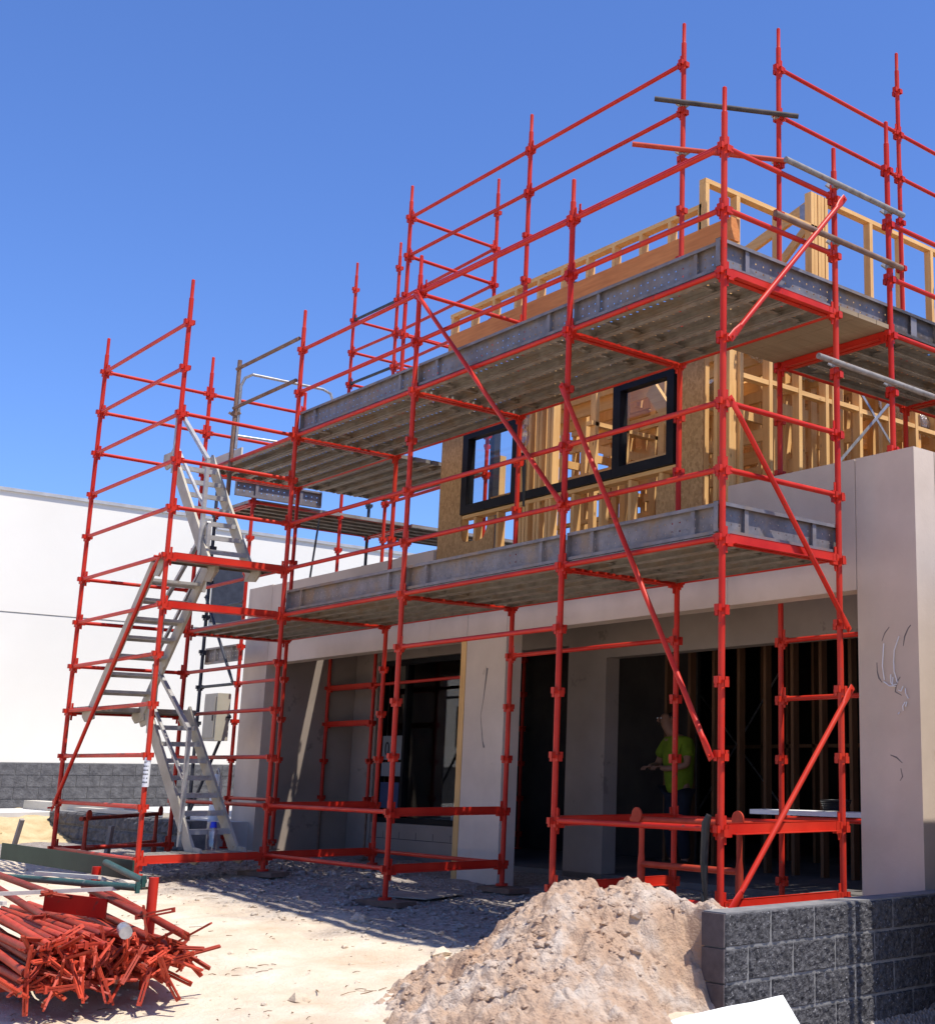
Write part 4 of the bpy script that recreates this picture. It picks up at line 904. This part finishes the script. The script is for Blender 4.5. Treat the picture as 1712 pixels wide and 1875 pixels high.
# switch box on its bracket, gas bottle like white cylinder, notice, white sheet
t = thing('switch_box', (-10.75, 1.15, 1.2), 'beige metal switch box fixed on the dark scaffold at the left end', 'switch box')
b = MB(); b.box(-10.95, -10.55, 1.02, 1.20, 1.24, 1.86); b.build('box_body', 'box', t, t, False)
b = MB(); b.box(-10.92, -10.58, 1.005, 1.018, 1.28, 1.82); d__ = b.build('door', 'box', t, t, False); b = MB(); b.box(-10.62, -10.60, 0.99, 1.003, 1.50, 1.58); b.build('handle', 'dark_steel', d__, t, False)
t = thing('white_cylinder', (-10.9, 1.5, -0.2), 'white upright cylinder with a curved grey hose beside the left column', 'cylinder')
b = MB(); b.path([(-11.35, 1.45, -0.2), (-11.35, 1.45, 0.72), (-11.35, 1.45, 0.79), (-11.35, 1.45, 0.81)], [0.075, 0.075, 0.05, 0.02], 16); b.build('cylinder_body', 'white', t, t)
b = MB(); b.path([(-11.35, 1.45, 0.80), (-11.33, 1.43, 0.86), (-11.26, 1.42, 0.88), (-11.19, 1.42, 0.80), (-11.17, 1.42, 0.4)], 0.014, 8); b.build('hose', 'galv', t, t)
t = thing('notice_sleeve', (-6.69, -1.31, 0.72), 'white notice sleeve with small print taped to the near tower standard', 'notice')
b = MB(); b.tube((-6.675, -1.28, 0.70), (-6.67, -1.28, 0.98), 0.031, 18, caps=False); b.tube((-6.675, -1.28, 0.70), (-6.67, -1.28, 0.98), 0.0295, 18, caps=False); b.build('sleeve', 'paper', t, t)
b = MB()
for q in range(6):
    z = 0.745+q*0.038
    for a in range(5):
        if random.random() < 0.75:
            an = -1.9+a*0.42+0.08; c = Vector((-6.673+math.cos(an)*0.0316, -1.28+math.sin(an)*0.0316, z)); b.obox(c, Vector((-math.sin(an), math.cos(an), 0)), Vector((math.cos(an), math.sin(an), 0)), Vector((0, 0, 1)), 0.0045, 0.0006, 0.006)
b.build('print', 'ink', t, t, False)
def text(body, size, loc, rot, mat, root, name='lettering'):
    c = bpy.data.curves.new(name, 'FONT'); c.body = body; c.size = size; c.extrude = 0.0008; c.materials.append(M[mat])
    o = bpy.data.objects.new(name, c); COL.objects.link(o); bpy.context.view_layer.update(); me = bpy.data.meshes.new_from_object(o.evaluated_get(bpy.context.evaluated_depsgraph_get())); bpy.data.objects.remove(o); o = bpy.data.objects.new(name, me); COL.objects.link(o); o.parent = root; o.location = Vector(loc)-Vector(root.location); o.rotation_euler = rot; return o
t = thing('window_notice', (-9.70, 3.04, 0.5), 'pale notice sheets with large black figures stuck inside the left window', 'notice')
b = MB(); b.box(-9.80, -9.30, 3.070, 3.073, 1.02, 1.34); b.build('sheet', 'dim_paper', t, t, False)
b = MB(); b.box(-9.80, -9.30, 3.070, 3.073, 0.80, 0.985); b.build('sheet', 'dim_paper', t, t, False)
b = MB(); b.box(-9.80, -9.32, 3.070, 3.073, 0.38, 0.72); b.build('poster', 'bluepaper', t, t, False)
text('03', 0.26, (-9.74, 3.068, 1.08), (math.pi/2, 0, 0), 'ink', t)
# A-frame stepladder inside the left shop
t = thing('stepladder', (-8.25, 4.0, -0.2), 'small white stepladder standing open inside the left window', 'stepladder')
for dx, nm in ((-0.20, 'front_frame'), (0.16, 'rear_frame')):
    b = MB()
    for y in (3.8, 4.15): b.bar((-8.9+dx*1.6, y, -0.2), (-8.9+dx*0.12, y+0.02, 0.93), 0.05, 0.03)
    for z in (0.1, 0.38, 0.66): f = 1-(z+0.2)/1.13; b.box(-8.9+dx*(0.12+1.48*f)-0.03, -8.9+dx*(0.12+1.48*f)+0.03, 3.8, 4.15, z, z+0.02)
    b.build(nm, 'white', t, t, False)
b = MB(); b.box(-9.02, -8.80, 3.78, 4.18, 0.93, 0.96); b.build('top_cap', 'white', t, t, False)
# white sheet lying at the foot of the wall
b = MB(); nn = 26
def sheet_pt(u, v):
    c0 = Vector((0.80, -1.50, -0.455)).lerp(Vector((0.765, -0.22, -0.425)), u); c1 = Vector((1.25, -1.75, -0.66)).lerp(Vector((1.02, -0.30, -0.60)), u)
    p = c0.lerp(c1, v); p.z += 0.006*fb(p.x, p.y, 2.3, 2, 7.7)-(0.03 if u < 0.35 else 0)*(0.35-u)/0.35; return p
top = [sheet_pt(i/nn, j/nn) for j in range(nn+1) for i in range(nn+1)]; off = len(top)
fs = [(j*(nn+1)+i, j*(nn+1)+i+1, (j+1)*(nn+1)+i+1, (j+1)*(nn+1)+i) for j in range(nn) for i in range(nn)]
rim = [i for i in range(nn)]+[i*(nn+1)+nn for i in range(nn)]+[nn*(nn+1)+nn-i for i in range(nn)]+[(nn-i)*(nn+1) for i in range(nn)]
b.add(top+[p-Vector((0, 0, 0.012)) for p in top], fs+[tuple(q+off for q in f[::-1]) for f in fs]+[(rim[q], rim[(q+1) % len(rim)], rim[(q+1) % len(rim)]+off, rim[q]+off) for q in range(len(rim))])
solo(b, 'plastic_sheet', 'sheet', (1.0, -0.8, -0.5), 'bright white plastic sheet lying at the foot of the block wall', 'sheet')
t = thing('shade_panel', (1.30, 3.0, -0.6), 'unseen grey board panel on two tubes, added to shade the low block wall', 'shade_panel')  # added, unseen: board and tubes cast the shade on the low block wall
b = MB(); b.box(1.29, 1.31, 1.02, 7.0, -1.2, 2.5); b.build('board', 'ply', t, t, False)
for y in (0.88, 0.80): b = MB(); b.tube((1.30, y, -1.2), (1.30, y, 2.6), 0.02, 10); b.build('post', 'rusty', t, t)
# timber pegs at far left
for (x, y, a, lb) in ((-12.4, -0.75, 0.25, 'leaning weathered timber peg at the far left of the yard'), (-9.6, -0.55, 0.05, 'short upright timber peg beside the stair tower foot')):
    b = MB(); b.bar((x, y, -0.3), (x+a, y+0.02, 0.22), 0.05, 0.05); solo(b, 'timber_peg', 'ply', (x, y, -0.3), lb, 'peg', smooth=False)

# ------------------------------------------------------------------ rack of scaffold tubes in the left foreground
Rk = thing('tube_rack', (-2.4, -3.4, -0.5), 'red steel stillage frame holding loose scaffold tubes in the left foreground', 'rack')
for x, y, tz in ((-2.06, -2.92, 0.21), (-3.35, -2.82, 0.20), (-2.15, -3.95, 0.10), (-3.6, -3.90, 0.1)):
    b = MB(); b.tube((x, y, gz(x, y)-0.03), (x, y, tz), 0.030, 14); b.build('post', 'red', Rk, Rk)
for p, q in (((-2.06, -2.92), (-2.15, -3.95)), ((-3.35, -2.82), (-3.6, -3.90)), ((-2.06, -2.92), (-3.35, -2.82)), ((-2.15, -3.95), (-3.6, -3.90))):
    b = MB(); b.bar((*p, -0.36), (*q, -0.36), 0.06, 0.06); b.build('base_bar', 'red_old', Rk, Rk, False)
def wedge(mb, c, d, L, w=0.030):
    """a flat captive wedge: a slotted bar"""
    c, d = Vector(c), Vector(d).normalized(); n = d.cross(Vector((random.uniform(-1, 1), random.uniform(-1, 1), random.uniform(-1, 1)))).normalized(); s = d.cross(n)
    for e in (-1, 1): mb.obox(c+d*L/2+s*e*(w/2-0.005), d, s, n, L/2, 0.005, 0.006)
    for f in (0.0, 1.0): mb.obox(c+d*(L*f), d, s, n, 0.010, w/2, 0.005)
def loose_ledger(x1, y, z, L, yw, tilt, label):
    a = Vector((-math.cos(yw), math.sin(yw), tilt)).normalized(); p = Vector((x1, y, z)); q = p+a*L; b = MB()
    b.path([p, q], 0.0225, 12)
    b.path([p, p-a*0.004], [0.0225, 0.0225], 12, False)
    for e, s in ((p, -1), (q, 1)):
        b.obox(e+a*s*0.012, a, a.cross(Vector((0, 0, 1))).normalized(), Vector((0, 0, 1)), 0.017, 0.010, 0.021)
    for q_ in range(2 if random.random() < 0.5 else 1):
        ang = random.uniform(0, 6.28); d = Vector((random.uniform(0.0, 1.0), math.cos(ang), math.sin(ang)*0.8-0.35)); wedge(b, p-a*0.018-d.normalized()*0.05, d, random.uniform(0.14, 0.24), random.uniform(0.022, 0.030))
    return solo(b, 'loose_ledger', 'red_old', p, label, 'scaffold tube', 'loose red scaffold tubes in the rack')
LAB = 'loose red scaffold tube with flat wedges, heaped in the rack'
rows = 0
for r, (n, z) in enumerate(((12, -0.27), (13, -0.222), (13, -0.174), (12, -0.126), (10, -0.08), (7, -0.036))):
    for i in range(n):
        y = -3.84+0.02*r+i*0.078+random.uniform(-.012, .012)+(0.03 if r % 2 else 0)
        loose_ledger(-1.42+random.gauss(0, 0.08)-0.12*(i/n)-0.03*r, y, z+random.uniform(-.006, .006)-0.03, random.choice((1.83, 2.44)), 0.10+random.gauss(0, 0.035), random.gauss(0.0, 0.012), LAB)
for (x1, y, z, L, yw, ti, lb) in ((-1.36, -2.98, -0.07, 1.83, 0.10, 0.06, 'long red tube on the back edge of the heap, its wedge standing upright'), (-1.65, -3.12, 0.03, 1.6, 0.12, 0.03, 'red tube resting across the heap behind the silver clip'), (-2.6, -3.35, 0.10, 1.6, 0.06, 0.02, 'red tube on top of the heap beside the pale battens'), (-2.05, -3.55, 0.02, 1.8, 0.13, 0.02, 'red tube on top of the heap with an open end')):
    loose_ledger(x1, y, z, L, yw, ti, lb)
b = MB(); b.path([(-1.52, -3.28, -0.02), (-1.42, -3.30, -0.035)], 0.036, 12); solo(b, 'steel_clip', 'galv', (-1.5, -3.29, -0.05), 'short silver steel clip lying on top of the red tubes', 'clip')
for i, (p, q, lb) in enumerate((((-2.10, -3.00, 0.150), (-4.6, -3.30, 0.10), 'long green steel tube laid over the rack posts'), ((-2.12, -2.96, 0.185), (-3.3, -2.78, 0.23), 'shorter green steel tube beside the long green one'))):
    b = MB(); b.tube(p, q, 0.022, 12); b.obox(p, Vector((1, 0, 0)), Vector((0, 1, 0)), Vector((0, 0, 1)), 0.010, 0.012, 0.034); solo(b, 'green_tube', 'green', p, lb, 'tube', 'green tubes on the rack')
b = MB(); b.bar((-3.0, -2.70, 0.19), (-5.6, -2.80, 0.20), 0.012, 0.13); solo(b, 'green_board', 'green_dk', (-4, -2.75, 0.12), 'dark green board standing on edge behind the tube rack', 'board', smooth=False)
for i, (p, q, lb) in enumerate((((-2.35, -3.02, 0.13), (-2.95, -3.62, 0.085), 'pale batten laid across the tubes, behind'), ((-2.55, -3.62, 0.06), (-3.3, -3.80, 0.05), 'pale batten laid across the tubes, at the left frame edge'), ((-2.9, -2.95, 0.16), (-3.4, -3.2, 0.17), 'short pale batten beside the green tubes'))):
    b = MB(); b.bar(p, q, 0.028, 0.024); solo(b, 'batten', 'pale_timber', p, lb, 'batten', 'battens on the rack', smooth=False)
b = MB(); b.bar((-2.45, -3.05, 0.0), (-3.0, -3.25, 0.02), 0.012, 0.12); solo(b, 'red_plate', 'red', (-2.5, -3.1, 0.0), 'flat red steel plate standing among the tubes', 'plate', smooth=False)

# ------------------------------------------------------------------ worker inside
def skin(name, pts, edges, radii, mat, parent, root, sub=2):
    me = bpy.data.meshes.new(name); off = Vector(root.location); me.from_pydata([tuple(Vector(p)-off) for p in pts], edges, []); me.materials.append(M[mat])
    o = bpy.data.objects.new(name, me); COL.objects.link(o); o.parent = parent
    md = o.modifiers.new('Skin', 'SKIN'); md.use_smooth_shade = True
    for i, r in enumerate(radii):
        sv = me.skin_vertices[0].data[i]; sv.radius = r if isinstance(r, tuple) else (r, r); sv.use_root = (i == 0)
    s_ = o.modifiers.new('Sub', 'SUBSURF'); s_.levels = sub; s_.render_levels = sub
    return o
PX, PY, PZ = -4.78, 4.0, -0.2
Wk = thing('person', (PX, PY, PZ), 'worker in a yellow high visibility shirt and dark trousers inside the building, arms folded forward', 'person')
def W_(dx, dy, z): return (PX+dx, PY+dy, PZ+z)
body = [W_(0, 0, 0.95), W_(0, 0, 1.15), W_(-0.02, -0.02, 1.38), W_(-0.07, -0.03, 1.50), W_(-0.13, -0.05, 1.585), W_(-0.17, -0.06, 1.68), W_(-0.17, -0.055, 1.76),
        W_(0.09, 0.0, 0.90), W_(0.10, -0.03, 0.50), W_(0.10, 0.02, 0.09), W_(0.07, -0.13, 0.04), W_(-0.09, 0.0, 0.90), W_(-0.10, -0.04, 0.50), W_(-0.10, 0.02, 0.09), W_(-0.13, -0.13, 0.04),
        W_(0.15, -0.02, 1.42), W_(0.23, -0.08, 1.16), W_(0.05, -0.23, 1.12), W_(-0.04, -0.25, 1.13), W_(-0.19, -0.02, 1.42), W_(-0.27, -0.08, 1.16), W_(-0.20, -0.26, 1.14), W_(-0.14, -0.31, 1.15)]
eb = [(0, 1), (1, 2), (2, 3), (3, 4), (4, 5), (5, 6), (0, 7), (7, 8), (8, 9), (9, 10), (0, 11), (11, 12), (12, 13), (13, 14), (2, 15), (15, 16), (16, 17), (17, 18), (2, 19), (19, 20), (20, 21), (21, 22)]
rb = [(0.13, 0.10), (0.11, 0.085), (0.14, 0.10), 0.06, 0.075, 0.085, 0.055, 0.085, 0.06, 0.045, 0.035, 0.085, 0.06, 0.045, 0.035, 0.06, 0.045, 0.036, 0.03, 0.06, 0.045, 0.036, 0.03]
skin('body', body, eb, rb, 'skin', Wk, Wk)
for s, hx, hy in ((-1, -0.04, -0.25), (1, -0.14, -0.31)):
    base = Vector(W_(hx, hy, 1.13))
    for q in range(4):
        st = base+Vector((-0.035+0.022*q, -0.02, 0.01)); skin('finger', [st, st+Vector((-0.012, -0.045, 0.004)), st+Vector((-0.025, -0.068, -0.02)), st+Vector((-0.02, -0.070, -0.04))], [(0, 1), (1, 2), (2, 3)], [0.010, 0.0095, 0.0085, 0.007], 'skin', Wk, Wk, 1)
    skin('finger', [base+Vector((0.03, 0, 0.01)), base+Vector((0.05, -0.03, 0.02)), base+Vector((0.035, -0.06, 0.015))], [(0, 1), (1, 2)], [0.011, 0.010, 0.008], 'skin', Wk, Wk, 1)
shirt = [W_(0.02, 0.0, 0.78), W_(0, 0, 1.10), W_(-0.01, -0.01, 1.36), W_(-0.06, -0.02, 1.47), W_(0.15, -0.01, 1.41), W_(0.215, -0.07, 1.24), W_(-0.19, -0.01, 1.41), W_(-0.25, -0.09, 1.24)]
skin('shirt', shirt, [(0, 1), (1, 2), (2, 3), (2, 4), (4, 5), (2, 6), (6, 7)], [(0.21, 0.165), (0.185, 0.145), (0.19, 0.14), (0.075, 0.07), 0.085, 0.075, 0.085, 0.075], 'hivis', Wk, Wk)
tr = [W_(0, 0, 0.96), W_(0.09, 0, 0.86), W_(0.10, -0.03, 0.50), W_(0.10, 0.02, 0.11), W_(-0.09, 0, 0.86), W_(-0.10, -0.04, 0.50), W_(-0.10, 0.02, 0.11)]
skin('trousers', tr, [(0, 1), (1, 2), (2, 3), (0, 4), (4, 5), (5, 6)], [(0.165, 0.125), 0.105, 0.08, 0.07, 0.105, 0.08, 0.07], 'navy', Wk, Wk)
skin('hair', [W_(-0.16, -0.03, 1.76), W_(-0.15, 0.0, 1.70), W_(-0.14, 0.01, 1.62)], [(0, 1), (1, 2)], [0.085, 0.088, 0.06], 'hair', Wk, Wk)
hd = Vector(W_(-0.17, -0.06, 1.68))
for dx in (-0.03, 0.03):
    b = MB(); c = hd+Vector((dx-0.02, -0.080, 0.015)); b.path([c, c+Vector((0, -0.006, 0)), c+Vector((0, -0.009, 0))], [0.011, 0.009, 0.003], 8); b.build('eye', 'paper', Wk, Wk)
b = MB(); b.path([hd+Vector((-0.02, -0.082, 0.02)), hd+Vector((-0.022, -0.105, -0.02)), hd+Vector((-0.02, -0.085, -0.028))], [0.008, 0.016, 0.010], 8); b.build('nose', 'skin', Wk, Wk)
b = MB(); b.path([hd+Vector((-0.05, -0.076, -0.052)), hd+Vector((-0.02, -0.086, -0.055)), hd+Vector((0.01, -0.078, -0.052))], [0.004, 0.008, 0.004], 8); b.build('mouth', 'boot', Wk, Wk)
for s in (-1, 1):
    b = MB(); c = hd+Vector((s*0.082, 0.005, 0)); b.path([c+Vector((0, 0, -0.03)), c+Vector((s*0.012, 0.008, 0)), c+Vector((0, 0.006, 0.032))], [0.008, 0.014, 0.008], 8); b.build('ear', 'skin', Wk, Wk)
for x in (-0.11, 0.10):
    b = MB(); b.path([W_(x, 0.06, 0.05), W_(x, 0.0, 0.07), W_(x-0.01, -0.12, 0.045), W_(x-0.012, -0.19, 0.035)], [0.045, 0.055, 0.045, 0.03], 12); b.build('boot', 'boot', Wk, Wk)
